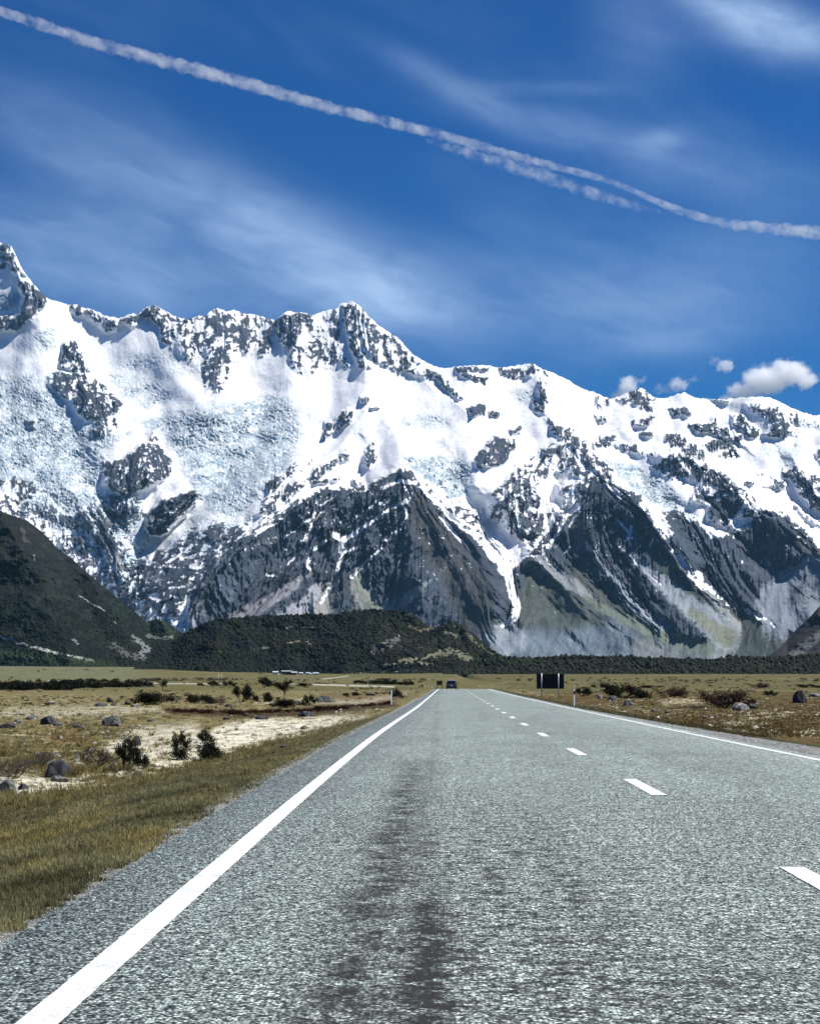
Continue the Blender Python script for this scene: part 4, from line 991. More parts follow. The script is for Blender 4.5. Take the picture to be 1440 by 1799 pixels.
road = strip('road', ROAD_L, ROAD_R, YS_ROAD, 0.0, m_road(), None, lambda y, k: .045 * fbm(y * 1.7, y * 0 + k, 3, 700 + k) + .05 * fbm(y * .3, y * 0 + k, 2, 705 + k), 6, .06)
tag(road, kind='structure')
def m_paint():
    m, nt, b = new_mat('road_paint')
    n = RNG(nt, pos_noise(nt, 45, 5, .75), .33, .50, .0, 1.0); n2 = RNG(nt, pos_noise(nt, 3, 5, .65), .32, .6, .74, 1.0)
    c = MIX(nt, n, (.34, .36, .36), (.80, .81, .82)); c2 = N(nt, 'ShaderNodeVectorMath', operation='SCALE'); nt.links.new(c, c2.inputs[0]); nt.links.new(n2, c2.inputs['Scale'])
    nt.links.new(c2.outputs[0], b.inputs['Base Color']); b.inputs['Roughness'].default_value = .6
    bp = N(nt, 'ShaderNodeBump', in_Strength=.5, in_Distance=.004); nt.links.new(pos_noise(nt, 90, 3, .6), bp.inputs['Height']); nt.links.new(bp.outputs[0], b.inputs['Normal'])
    return m
MAT_PAINT = m_paint()
rg = lambda y, k: .010 * fbm(y * 9.0, y * 0 + k, 3, 720 + k)
yl = np.concatenate([np.arange(-8, 40, .08), np.arange(40, 120, .5), np.arange(120, 396, 2)])
strip('edge_line', -1.468, -1.318, yl, .005, MAT_PAINT, road, rg)
strip('edge_line', 5.42, 5.54, yl, .005, MAT_PAINT, road, rg)
for k in range(-1, 27):
    y0 = 8.8 + 10.05 * k
    strip('centre_dash', 2.12, 2.275, np.linspace(y0, y0 + 3.0, 20), .005, MAT_PAINT, road, rg)

# ================================================================== haze over the valley
bm = bmesh.new(); bmesh.ops.create_cube(bm, size=1.0)
for v in bm.verts:
    v.co = ((v.co.x) * 12400, 5400 + v.co.y * 16000, 1390 + v.co.z * 3500)
hm = bpy.data.materials.new('valley_haze'); hm.use_nodes = True; hnt = hm.node_tree; hnt.nodes.clear()
ho = N(hnt, 'ShaderNodeOutputMaterial'); hv = N(hnt, 'ShaderNodeVolumePrincipled')
hv.inputs['Color'].default_value = (.30, .66, 1.0, 1); hv.inputs['Density'].default_value = 0.8e-5; hv.inputs['Anisotropy'].default_value = .2
hnt.links.new(hv.outputs[0], ho.inputs['Volume'])
tag(bm_obj('haze', bm, hm), kind='stuff')

# ================================================================== bush canopy on the near hills
def clump_cloud(name, src, n, size, mat, keep, seed, colr=((.012, .017, .011), (.017, .025, .013))):
    r = np.random.default_rng(seed)
    pts, cols, PX, PY = SURF[src]
    i = r.integers(0, pts.shape[0], n * 3); j = r.integers(0, pts.shape[1], n * 3)
    ok = keep(PX[i, j], PY[i, j], cols[i, j], r.random(n * 3))
    i, j = i[ok][:n], j[ok][:n]
    P = pts[i, j]
    n = len(P)
    base = np.array([(1, 0, 0), (-1, 0, 0), (0, 1, 0), (0, -1, 0), (0, 0, 1.0), (.6, .6, .5), (-.6, -.6, .5), (-.6, .6, .5), (.6, -.6, .5)], float)
    tris = np.array([(0, 5, 8), (2, 7, 5), (1, 6, 7), (3, 8, 6), (5, 4, 8), (5, 7, 4), (7, 6, 4), (6, 8, 4), (0, 2, 5), (2, 1, 7), (1, 3, 6), (3, 0, 8)])
    s = size[0] + (size[1] - size[0]) * r.random(n) ** 2
    V = base[None] * (1 + .45 * (r.random((n, 9, 3)) - .5)) * s[:, None, None] * np.array([1, 1, 1.15])
    V = V + P[:, None, :] + np.array([0, 0, -.15]) * s[:, None, None]
    F = (tris[None] + (np.arange(n) * 9)[:, None, None]).reshape(-1, 3)
    t = r.random(n)[:, None] ** 1.5
    c = np.array(colr[0]) * (1 - t) + np.array(colr[1]) * t
    c = .55 * c + .45 * np.clip(cols[i, j], 0, .05)
    C = np.repeat(c, 9, 0)
    o = link(name, np_mesh(name, V.reshape(-1, 3), F, C, False, [mat]))
    return tag(o, kind='stuff')
MAT_LEAFY = attr_mat('scrub_foliage', (.6,), (.3,), rough=.9, spec=.1)
dark = lambda px, py, c, u: (c.max(-1) < .075) & (u < .9)
clump_cloud('bush_canopy', 'bush_covered_moraine_hill', 17000, (1.2, 3.8), MAT_LEAFY, dark, 31)
clump_cloud('scrub_canopy', 'scrub_belt', 9000, (1.5, 4.5), MAT_LEAFY, dark, 32, ((.008, .011, .008), (.030, .036, .018)))
clump_cloud('mountainside_canopy', 'bush_covered_mountainside', 14000, (1.4, 3.8), MAT_LEAFY, lambda px, py, c, u: (c.max(-1) < .075) & (u < sstep(1000, 1160, py)), 33)

# ================================================================== grass, tussocks and stones nobody could count
def blades(name, P, m, h, w, c0, c1, mat, seed, lean=.7, tint=None):
    r = np.random.default_rng(seed); n = len(P)
    hh = h * (.5 + r.random(n))
    B = np.repeat(P, m, 0); H = np.repeat(hh, m) * (.6 + .6 * r.random(n * m)); k = n * m
    a = r.random(k) * 2 * pi; off = (r.random(k) ** .7) * np.repeat(hh, m) * .35
    B = B + np.stack([np.cos(a) * off, np.sin(a) * off, 0 * a - .01], -1)
    yaw = r.random(k) * 2 * pi
    W = w * (.6 + .8 * r.random(k))
    side = np.stack([np.cos(yaw), np.sin(yaw), 0 * yaw], -1) * W[:, None] * .5
    tip = B + np.stack([np.cos(a) * H * lean * r.random(k), np.sin(a) * H * lean * r.random(k), H], -1)
    V = np.stack([B - side, B + side, tip], 1).reshape(-1, 3)
    F = np.arange(k * 3).reshape(-1, 3)
    t = np.repeat(r.random(n), m) * .6 + r.random(k) * .4
    c = np.array(c0)[None] * (1 - t[:, None]) + np.array(c1)[None] * t[:, None]
    if tint is not None: c = c * np.repeat(tint, m, 0)
    C = np.repeat(c, 3, 0); C[2::3] *= 1.25
    return tag(link(name, np_mesh(name, V, F, np.clip(C, .005, .8), False, [mat])), kind='stuff')
def m_blade():
    m = bpy.data.materials.new('grass_blades'); m.use_nodes = True; nt = m.node_tree; nt.nodes.clear()
    o = N(nt, 'ShaderNodeOutputMaterial'); d = N(nt, 'ShaderNodeBsdfDiffuse'); t = N(nt, 'ShaderNodeBsdfTranslucent'); mx = N(nt, 'ShaderNodeMixShader', in_0=.35)
    at = N(nt, 'ShaderNodeAttribute', attribute_name='Col')
    nt.links.new(at.outputs['Color'], d.inputs[0]); nt.links.new(at.outputs['Color'], t.inputs[0])
    nt.links.new(d.outputs[0], mx.inputs[1]); nt.links.new(t.outputs[0], mx.inputs[2]); nt.links.new(mx.outputs[0], o.inputs[0])
    return m
MAT_BLADE = m_blade()
def in_poly(px, py, pts): return poly_field(px, py, pts, .01) > .5
r0 = np.random.default_rng(77)
# verge
n = 120000
px = r0.uniform(-80, 770, n); py = r0.uniform(1208, 1700, n)
H = hit(px, py); xr = H[:, 0] - road_s(H[:, 1])
vb = np.interp(px, [p[0] for p in VERGE_L], [p[1] for p in VERGE_L]) + 6 * fbm(H[:, 0] * 1.2, H[:, 1] * .4, 3, 660)
ok = (py > vb) & (r0.random(n) < .45 + .6 * sstep(-.3, .2, fbm(H[:, 0] * 1.6, H[:, 1] * .9, 3, 664))) & (xr < -2.02 - .14 * np.abs(fbm(H[:, 0] * 2.5, H[:, 1] * 1.5, 3, 662)) * 3) & (H[:, 1] < 200)
P = H[ok]
tn = (1 + 1.1 * fbm(P[:, 0] * .9, P[:, 1] * .5, 3, 801))[:, None] * (np.ones(3) + sstep(.0, .4, fbm(P[:, 0] * .5, P[:, 1] * .25, 3, 802))[:, None] * np.array([.45, .25, -.05]))
blades('verge_grass', P, 5, .038, .010, (.054, .055, .021), (.38, .35, .18), MAT_BLADE, 81, tint=tn)
vb2 = np.interp(px, [p[0] for p in VERGE_L], [p[1] for p in VERGE_L])
edge = H[(np.abs(py - vb2 - 4) < 12) & (xr < -2.6) & (H[:, 1] < 90) & (r0.random(n) < .14)]
blades('verge_tufts', edge, 16, .10, .012, (.10, .085, .032), (.46, .38, .17), MAT_BLADE, 89, lean=.8)
# flats on the left
n = 60000
px = r0.uniform(-60, 760, n); py = 1206 + 210 * r0.random(n) ** 1.2
H = hit(px, py); xr = H[:, 0] - road_s(H[:, 1])
vb = np.interp(px, [p[0] for p in VERGE_L], [p[1] for p in VERGE_L])
pale = fbm(H[:, 0] * .25, H[:, 1] * .09, 4, 620)
den = sstep(-.35, .3, pale + .3 * fbm(H[:, 0] * 1.4, H[:, 1] * .5, 3, 805))
gb = ground_col(H[:, 0], H[:, 1], H[:, 2]).mean(-1)
ok = (py < vb + 3) & (xr < -3.0) & (H[:, 1] < 420) & (r0.random(n) < (.15 + .75 * den) * (1 - .85 * sstep(.22, .36, gb)))
P = H[ok]
tn = (1 + .8 * fbm(P[:, 0] * .3, P[:, 1] * .15, 3, 806))[:, None] * np.array([1, .97, .9])
blades('dry_grass', P, 6, .050, .018, (.085, .070, .028), (.38, .33, .16), MAT_BLADE, 82, tint=tn, lean=.9)
sel = P[r0.random(len(P)) < .03]
blades('grass_tussocks', sel, 24, .15, .014, (.075, .062, .024), (.30, .25, .11), MAT_BLADE, 83, lean=.9)
# flats on the right
n = 22000
px = r0.uniform(860, 1500, n); py = 1196 + 100 * r0.random(n) ** 1.1
H = hit(px, py); xr = H[:, 0] - road_s(H[:, 1])
ok = (xr > ROAD_R + np.interp(H[:, 1], [0, 20, 34, 50, 80, 300], [1.9, 1.7, 1.35, .6, .25, .2])) & (H[:, 1] < 420)
P = H[ok]
blades('rusty_grass', P, 6, .07, .020, (.038, .027, .011), (.18, .13, .055), MAT_BLADE, 84, lean=.9)
def stones(name, P, smin, smax, seed, c0, c1, mat):
    r = np.random.default_rng(seed); n = len(P)
    base = np.array([(1, 0, 0), (.3, .95, .1), (-.8, .6, 0), (-.85, -.5, .05), (.25, -1, 0), (.35, .2, .75), (-.4, -.1, .68)], float)
    tris = np.array([(0, 1, 5), (1, 2, 6), (1, 6, 5), (2, 3, 6), (3, 4, 6), (4, 5, 6), (4, 0, 5)])
    s = smin * (smax / smin) ** (r.random(n) ** 2.2)
    V = base[None] * (1 + .5 * (r.random((n, 7, 3)) - .5))
    a = r.random(n) * 2 * pi; ca, sa = np.cos(a)[:, None], np.sin(a)[:, None]
    V = np.stack([V[..., 0] * ca - V[..., 1] * sa, V[..., 0] * sa + V[..., 1] * ca, V[..., 2] * .9], -1) * s[:, None, None] + P[:, None, :]
    V[..., 2] -= .12 * s[:, None]
    F = (tris[None] + (np.arange(n) * 7)[:, None, None]).reshape(-1, 3)
    t = r.random(n)[:, None]; c = np.array(c0) * (1 - t) + np.array(c1) * t
    return tag(link(name, np_mesh(name, V.reshape(-1, 3), F, np.repeat(c, 7, 0), False, [mat])), kind='stuff')
MAT_STONE = attr_mat('stone', (9, 40), (.3, .35), bump=.01, bscale=30, rough=.9, spec=.2)
n = 9000
px = r0.uniform(-60, 740, n); py = 1208 + 200 * r0.random(n) ** 1.3
H = hit(px, py); vb = np.interp(px, [p[0] for p in VERGE_L], [p[1] for p in VERGE_L])
cl = fbm(H[:, 0] * .3, H[:, 1] * .1, 3, 810)
ok = (py < vb - 1) & (H[:, 1] < 420) & (r0.random(n) < .08 + .9 * sstep(.05, .4, cl))
stones('scattered_stones', H[ok], .022, .12, 85, (.05, .05, .052), (.34, .33, .30), MAT_STONE)
n = 4200
px = r0.uniform(880, 1500, n); py = 1200 + 90 * r0.random(n)
H = hit(px, py); xr = H[:, 0] - road_s(H[:, 1]); cl = fbm(H[:, 0] * .3, H[:, 1] * .1, 3, 811)
ok = (xr > ROAD_R + 2.2) & (H[:, 1] < 420) & (r0.random(n) < .08 + .8 * sstep(.05, .4, cl))
stones('scattered_stones', H[ok], .03, .15, 86, (.05, .045, .045), (.45, .42, .36), MAT_STONE)
# loose chip thrown to both sides of the seal
def chips(n, lo, hi, side, seed, s0, s1):
    r = np.random.default_rng(seed)
    y = 6 * (22 ** r.random(n)); u = r.random(n)
    x = (np.interp(y, *lo) + (np.interp(y, *hi) - np.interp(y, *lo)) * u) + road_s(y)
    z = ground_z(x, y)
    stones('loose_chip', np.stack([x, y, z + .004], -1), s0, s1, seed, (.05, .055, .055), (.40, .43, .41), MAT_STONE)
chips(15000, ([0, 200], [-2.22, -2.22]), ([0, 200], [-1.93, -1.93]), -1, 87, .005, .018)
chips(16000, ([0, 200], [5.74, 5.74]), ([0, 20, 34, 50, 80, 300], [7.8, 7.5, 7.15, 6.4, 6.0, 5.9]), 1, 88, .008, .028)

# ================================================================== bushes
MAT_BARK = plain_mat('grey_brown_bark', (.085, .072, .062), .9, .1, .3, 30)
def foliage_mat(name, var=.3):
    m = bpy.data.materials.new(name); m.use_nodes = True; nt = m.node_tree; nt.nodes.clear()
    o = N(nt, 'ShaderNodeOutputMaterial'); d = N(nt, 'ShaderNodeBsdfDiffuse'); t = N(nt, 'ShaderNodeBsdfTranslucent'); mx = N(nt, 'ShaderNodeMixShader', in_0=.12)
    at = N(nt, 'ShaderNodeAttribute', attribute_name='Col')
    nt.links.new(at.outputs['Color'], d.inputs[0]); nt.links.new(at.outputs['Color'], t.inputs[0])
    nt.links.new(d.outputs[0], mx.inputs[1]); nt.links.new(t.outputs[0], mx.inputs[2]); nt.links.new(mx.outputs[0], o.inputs[0])
    return m
MAT_FOL = foliage_mat('small_dark_leaves')
def bush_meshes(seed, style):
    """unit bush (about 1 wide and 1 high): branch mesh and foliage mesh"""
    r = random.Random(seed); segs = []; tips = []
    def grow(p, d, L, rad, lev, maxlev):
        n = 3; q = p.copy()
        for i in range(n):
            d2 = (d + Vector((r.gauss(0, .22), r.gauss(0, .22), r.gauss(0, .12)))).normalized()
            e = q + d2 * (L / n)
            segs.append((q.copy(), e.copy(), rad * (1 - .25 * i / n), rad * (1 - .25 * (i + 1) / n)))
            if lev >= 1: tips.append((e.copy(), lev))
            q = e; d = d2
            if lev < maxlev and (i > 0 or lev > 0):
                for _ in range(r.choice((1, 2))):
                    a = r.random() * 2 * pi; s = style['spread']
                    nd = (d + Vector((cos(a) * s, sin(a) * s, r.uniform(-.15, .4)))).normalized()
                    grow(q, nd, L * r.uniform(.5, .75), rad * .55, lev + 1, maxlev)
        tips.append((q.copy(), lev + 1))
    for k in range(style['stems']):
        a = r.random() * 2 * pi; s = style['open'] * r.uniform(.3, 1)
        grow(Vector((cos(a) * .04, sin(a) * .04, -.03)), Vector((cos(a) * s, sin(a) * s, 1)).normalized(), style['len'] * r.uniform(.8, 1.1), .016 * style.get('rad', 1), 0, style['lev'])
    V = []; F = []
    for a, b, ra, rb in segs:
        d = (b - a)
        if d.length < 1e-5: continue
        d.normalize(); u = d.orthogonal().normalized(); w = d.cross(u)
        i0 = len(V)
        for c_, rr in ((a, ra), (b, rb)):
            for k in range(3):
                V.append(c_ + (u * cos(k * 2.0944) + w * sin(k * 2.0944)) * rr)
        for k in range(3): F.append((i0 + k, i0 + (k + 1) % 3, i0 + 3 + (k + 1) % 3, i0 + 3 + k))
    V = np.array([tuple(v) for v in V])
    g = np.random.default_rng(seed); T = np.array([tuple(t[0]) for t in tips])
    N_ = style['leaves']; idx = g.integers(0, len(T), N_)
    c = T[idx] + g.normal(0, style['puff'], (N_, 3)); s = style['leaf'] * (.5 + g.random(N_))
    d1 = g.normal(0, 1, (N_, 3)); d1 /= np.linalg.norm(d1, axis=1)[:, None]; d2 = np.cross(d1, g.normal(0, 1, (N_, 3))); d2 /= np.linalg.norm(d2, axis=1)[:, None]
    LV = np.stack([c - d1 * s[:, None], c + d1 * s[:, None] * .8 + d2 * s[:, None] * .3, c + d2 * s[:, None]], 1).reshape(-1, 3)
    keep_low = LV[:, 2] > -.02; LV[:, 2] = np.where(keep_low, LV[:, 2], -.02)
    allz = max(LV[:, 2].max(), V[:, 2].max()); wx = max(np.percentile(np.abs(LV[:, 0]), 97), .1) * 2
    sc = np.array([1 / wx, 1 / wx, 1 / allz]); V = V * sc; LV = LV * sc
    t = g.random(N_)[:, None]
    C = np.repeat(np.array(style['c0']) * (1 - t) + np.array(style['c1']) * t, 3, 0)
    bmsh = np_mesh('branches', V, np.array(F), None, True, [MAT_BARK])
    fmsh = np_mesh('foliage', LV, np.arange(N_ * 3).reshape(-1, 3), C, False, [MAT_FOL])
    return bmsh, fmsh
STY = {
 'dense': dict(stems=7, open=.9, spread=.9, len=.42, lev=2, leaves=4200, puff=.035, leaf=.026, c0=(.010, .013, .009), c1=(.040, .046, .026)),
 'mound': dict(stems=10, open=1.9, spread=.9, len=.34, lev=2, leaves=4200, puff=.045, leaf=.027, c0=(.010, .011, .008), c1=(.036, .036, .022)),
 'twiggy': dict(stems=8, open=1.1, spread=1.0, len=.45, lev=2, leaves=1100, puff=.02, leaf=.018, c0=(.025, .022, .018), c1=(.080, .070, .050)),
 'grey': dict(stems=12, open=1.4, spread=1.0, len=.36, lev=2, leaves=1500, puff=.035, leaf=.014, rad=.7, c0=(.045, .040, .042), c1=(.13, .115, .12)),
 'tree': dict(stems=2, open=.25, spread=.9, len=.62, lev=3, leaves=3000, puff=.035, leaf=.028, rad=1.6, c0=(.010, .013, .009), c1=(.038, .042, .025)),
 'brown': dict(stems=12, open=1.7, spread=.9, len=.34, lev=2, leaves=3200, puff=.04, leaf=.024, rad=.8, c0=(.026, .019, .015), c1=(.075, .058, .045)),
}
PROTO = {}
def bush(kind, px, py, w, h, label, name='matagouri_bush', cat='bush', group=None, var=0, zoff=0):
    key = (kind, var)
    if key not in PROTO: PROTO[key] = bush_meshes(hash(kind) % 1 + 17 * var + {'dense': 1, 'mound': 2, 'twiggy': 3, 'grey': 4, 'tree': 5, 'brown': 6}[kind], STY[kind])
    p = hit(np.array(float(px)), np.array(float(py)))
    m = p[1] / FOC
    e = empty(name, (p[0], p[1], p[2] - .02), random.uniform(0, 0), label, cat, group)
    e.scale = (w * m * 1.12, w * m * 1.12, h * m * 1.12)
    b = link('branches', PROTO[key][0], e); f = link('foliage', PROTO[key][1], e)
    return e
BG = 'dark thorny bushes scattered over the dry flats'
B = [
 ('grey', 22, 1366, 78, 48, 'grey purple twiggy bush cut by the left edge of the photo', 0),
 ('grey', 68, 1350, 48, 34, 'grey twiggy bush behind the large dark boulder', 1),
 ('twiggy', 165, 1354, 62, 44, 'sparse twiggy bush just right of the large dark boulder', 0),
 ('dense', 222, 1355, 46, 66, 'tallest dark bush standing behind the green verge on the left', 0),
 ('dense', 247, 1350, 26, 26, 'small round bush touching the right foot of the tallest dark bush', 1),
 ('twiggy', 218, 1362, 50, 24, 'low straggly bush at the foot of the tallest dark bush', 1),
 ('dense', 318, 1322, 28, 44, 'upright spindly bush rising behind the low spreading one by the verge', 2),
 ('mound', 345, 1336, 74, 36, 'low spreading dark bush right beside the grass verge', 0),
 ('dense', 358, 1310, 28, 32, 'compact bush on pale silt right of the spindly bush', 3),
 ('mound', 272, 1238, 66, 26, 'wide dark bush with bare arching twigs in the middle distance', 1),
 ('tree', 286, 1213, 16, 20, 'little dark tree poking up behind the wide bush with arching twigs', 0),
 ('mound', 352, 1236, 50, 18, 'long low dark bush right of the wide bush with arching twigs', 2),
 ('grey', 388, 1239, 24, 20, 'pale green grey bush beside the long low dark one', 2),
 ('dense', 423, 1233, 34, 32, 'fan shaped dark bush left of the lone small tree', 4),
 ('mound', 461, 1233, 30, 18, 'rounded dark bush between the fan shaped bush and the lone tree', 3),
 ('tree', 497, 1232, 24, 38, 'lone small tree with a thin trunk on the left flats', 1),
 ('mound', 508, 1243, 56, 18, 'low dark bush at the foot of the lone small tree', 4),
 ('dense', 545, 1239, 22, 22, 'black upright bush right of the lone small tree', 5),
 ('dense', 464, 1208, 26, 20, 'dark bush below the left end of the village roofs', 6),
 ('mound', 480, 1207, 24, 9, 'flat dark bush joined to the right of the one below the village', 0),
 ('mound', 535, 1206, 22, 7, 'flat dark bush at the left end of the pale road bend', 1),
 ('dense', 373, 1207, 22, 12, 'dark bush left of the two thin poles', 0),
 ('dense', 403, 1208, 22, 14, 'dark bush right of the two thin poles', 2),
 ('mound', 352, 1205, 11, 6, 'tiny dark bush furthest left of those near the two poles', 2),
 ('dense', 693, 1230, 26, 22, 'dark scrubby bush just behind the left marker post', 3),
 ('mound', 617, 1222, 24, 7, 'low dark bush midway between the lone tree and the left marker post', 3),
 ('mound', 562, 1248, 22, 10, 'low dark bush at the dark red strip of ground', 4),
 ('mound', 1095, 1226, 70, 26, 'wide blackish bush right of the big black sign', 5),
 ('dense', 1021, 1223, 28, 16, 'dark bush close behind the right marker post', 4),
 ('mound', 1052, 1208, 24, 7, 'flat reddish bush beyond the big sign', 6),
 ('brown', 1176, 1224, 54, 19, 'brown bush in the middle of the right flats', 0),
 ('mound', 1140, 1209, 38, 6, 'thin dark bush behind the brown bush on the right flats', 7),
 ('brown', 1266, 1243, 88, 34, 'largest brown bush on the right behind the flat topped boulder', 1),
 ('grey', 1222, 1246, 34, 11, 'low grey bush left of the largest brown bush', 3),
 ('brown', 1331, 1209, 32, 9, 'small brown bush beyond the largest brown one', 2),
 ('dense', 1352, 1224, 22, 13, 'dark bush left of the upright dark boulder', 5),
 ('dense', 1318, 1236, 20, 9, 'small dark bush between the flat topped boulder and the upright one', 6),
 ('mound', 1420, 1208, 40, 6, 'low dark bush at the far right edge', 8),
]
for kind, px, py, w, h, lab, var in B:
    bush(kind, px, py, w, h, lab, 'small_tree' if kind == 'tree' else 'matagouri_bush', 'tree' if kind == 'tree' else 'bush',
         None if kind == 'tree' else BG, var % 3 if kind in ('mound', 'dense', 'grey') else var % 2)

# dark thicket beyond the flats on the left, and the one behind the marker posts
def thicket(name, pts, n, s0, s1, label, seed, cc=((.009, .011, .008), (.034, .036, .022))):
    r = np.random.default_rng(seed)
    P = []
    for (px0, py0, px1, py1, k) in pts:
        u = r.random(k); P.append(hit(px0 + (px1 - px0) * u + r.normal(0, 2, k), py0 + (py1 - py0) * u + r.uniform(-2.0, 1.0, k)))
    P = np.concatenate(P); m = len(P)
    N_ = m * n
    c = np.repeat(P, n, 0); s = np.repeat((s0 + (s1 - s0) * r.random(m)), n)
    d = r.normal(0, 1, (N_, 3)); d /= np.linalg.norm(d, axis=1)[:, None]; rad = s * r.random(N_) ** .4
    c = c + d * rad[:, None] * np.array([1.6, 1.2, .75]) + np.stack([0 * s, 0 * s, s * .5], -1)
    l = s * .16 * (.5 + r.random(N_)); d1 = r.normal(0, 1, (N_, 3)); d2 = r.normal(0, 1, (N_, 3))
    V = np.stack([c - d1 * l[:, None], c + d1 * l[:, None], c + d2 * l[:, None]], 1).reshape(-1, 3)
    t = r.random(N_)[:, None]; C = np.repeat(np.array(cc[0]) * (1 - t) + np.array(cc[1]) * t, 3, 0)
    o = link(name, np_mesh(name, V, np.arange(N_ * 3).reshape(-1, 3), C, False, [MAT_FOL]))
    return tag(o, label, 'thicket' if label else None)
thicket('scrub_thicket', [(-60, 1211, 120, 1212, 60), (-60, 1206, 180, 1207, 60), (100, 1210, 270, 1205, 60), (60, 1198, 240, 1199, 30)], 190, .6, 1.7, 'long black scrub thicket along the back of the flats at the left edge', 91)
thicket('scrub_thicket', [(622, 1200, 722, 1203, 46), (640, 1198, 700, 1199, 20)], 200, .6, 1.1, 'long dark thicket left of the row of marker posts by the crest', 92)
tag(thicket('low_heath', [(290, 1250, 430, 1256, 60), (400, 1254, 560, 1250, 90), (540, 1252, 690, 1236, 90), (600, 1222, 690, 1218, 40)], 90, .06, .17, None, 94, ((.020, .010, .007), (.070, .038, .024))), kind='stuff')
thicket('scrub_thicket', [(900, 1190, 1440, 1190, 90), (240, 1196, 420, 1194, 50), (640, 1192, 760, 1190, 26)], 60, .7, 1.5, 'broken line of far low scrub at the edge of the grass flats', 93)

def far_scrub(n, px0, px1, py0, py1, seed, keep):
    r = np.random.default_rng(seed); x = r.uniform(px0, px1, n); y = r.uniform(py0, py1, n)
    H = hit(x, y); ok = keep(H, r.random(n)); return H[ok]
for nm, (a_, b_, c_, d_), n_, sd_, kk in (('far_scrub', (-60, 755, 1188, 1262), 1500, 95, lambda H, u: (H[:, 0] - road_s(H[:, 1]) < -6) & (u < .15 + .8 * sstep(.0, .3, fbm(H[:, 0] * .04, H[:, 1] * .01, 3, 96)))),
                                     ('far_scrub', (870, 1500, 1188, 1250), 1100, 97, lambda H, u: (H[:, 0] - road_s(H[:, 1]) > 9) & (u < .15 + .8 * sstep(.0, .3, fbm(H[:, 0] * .04, H[:, 1] * .01, 3, 98))))):
    P = far_scrub(n_, a_, b_, c_, d_, sd_, kk); r = np.random.default_rng(sd_); m = len(P); k = 34; N_ = m * k
    s = np.repeat(P[:, 1] / FOC * r.uniform(1.2, 4.2, m), k); c = np.repeat(P, k, 0)
    d = r.normal(0, 1, (N_, 3)); d /= np.linalg.norm(d, axis=1)[:, None]
    c = c + d * (s * r.random(N_) ** .5)[:, None] * np.array([1.5, 1.2, .5]) + np.stack([0 * s, 0 * s, s * .3], -1)
    l = s * .22; V = np.stack([c - r.normal(0, 1, (N_, 3)) * l[:, None], c + r.normal(0, 1, (N_, 3)) * l[:, None], c + r.normal(0, 1, (N_, 3)) * l[:, None]], 1).reshape(-1, 3)
    t = r.random(N_)[:, None] * .5 + np.repeat(r.random(m), k)[:, None] * .5
    tag(link(nm, np_mesh(nm, V, np.arange(N_ * 3).reshape(-1, 3), np.repeat(np.array([.012, .012, .008]) * (1 - t) + np.array([.060, .048, .026]) * t, 3, 0), False, [MAT_FOL])), kind='stuff')

# ================================================================== boulders
def boulder_mesh(seed, flat=.6, upright=1.0, c0=(.045, .045, .043), c1=(.22, .22, .20), lichen=.5):
    r = np.random.default_rng(seed)
    bm = bmesh.new(); bmesh.ops.create_icosphere(bm, subdivisions=5, radius=1.0)
    V = np.array([tuple(v.co) for v in bm.verts]); F = np.array([[v.index for v in f.verts] for f in bm.faces]); bm.free()
    nrm = r.normal(0, 1, (15, 3)); nrm /= np.linalg.norm(nrm, axis=1)[:, None]; dd = r.uniform(.60, .95, 15)
    rr = np.ones(len(V))
    for n_, d in zip(nrm, dd):
        c = V @ n_; rr = np.minimum(rr, np.where(c > .05, d / np.maximum(c, .05), 9))
    rr = rr * (1 + .06 * fbm(V[:, 0] * 2.5 + V[:, 2], V[:, 1] * 2.5 + V[:, 2] * 2, 4, seed) + .055 * ridged(V[:, 0] * 7 + V[:, 2] * 5, V[:, 1] * 7 - V[:, 2] * 3, 4, seed + 1))
    P = V * rr[:, None]; P[:, 2] *= upright
    P[:, 0] /= np.abs(P[:, 0]).max() * 2; P[:, 1] /= np.abs(P[:, 1]).max() * 2; P[:, 2] /= P[:, 2].max()
    P[:, 2] = P[:, 2] * .85 + .15
    n2 = fbm(V[:, 0] * 3 + V[:, 2] * 2, V[:, 1] * 3, 4, seed + 5); t = np.clip(.35 + n2, 0, 1)[:, None]
    C = np.array(c0) * (1 - t) + np.array(c1) * t
    li = (sstep(.15, .35, fbm(V[:, 0] * 6 + V[:, 2] * 3, V[:, 1] * 6, 3, seed + 6)) * lichen)[:, None]
    C = C * (1 - li) + np.array([.38, .42, .41]) * li
    return np_mesh('boulder', P, F, C, True, [MAT_STONE])
BM = [boulder_mesh(900 + i) for i in range(5)] + [boulder_mesh(910, lichen=.15, c0=(.02, .021, .024), c1=(.09, .09, .10)), boulder_mesh(911, lichen=.8, c0=(.06, .05, .05), c1=(.40, .37, .33)), boulder_mesh(912, lichen=.2, c0=(.03, .028, .028), c1=(.12, .11, .11))]
def boulder(px, py, w, h, label, k, rz=None):
    p = hit(np.array(float(px)), np.array(float(py))); m = p[1] / FOC
    o = link('boulder', BM[k % len(BM)]); o.location = (p[0], p[1] + w * m * .3, p[2] - .04 * h * m)
    o.scale = (w * m, w * m * .85, h * m * .86)
    o.rotation_euler = (0, 0, (px * .37) % 6.28 if rz is None else rz)
    tag(o, label, 'boulder', 'boulders lying on the dry flats')
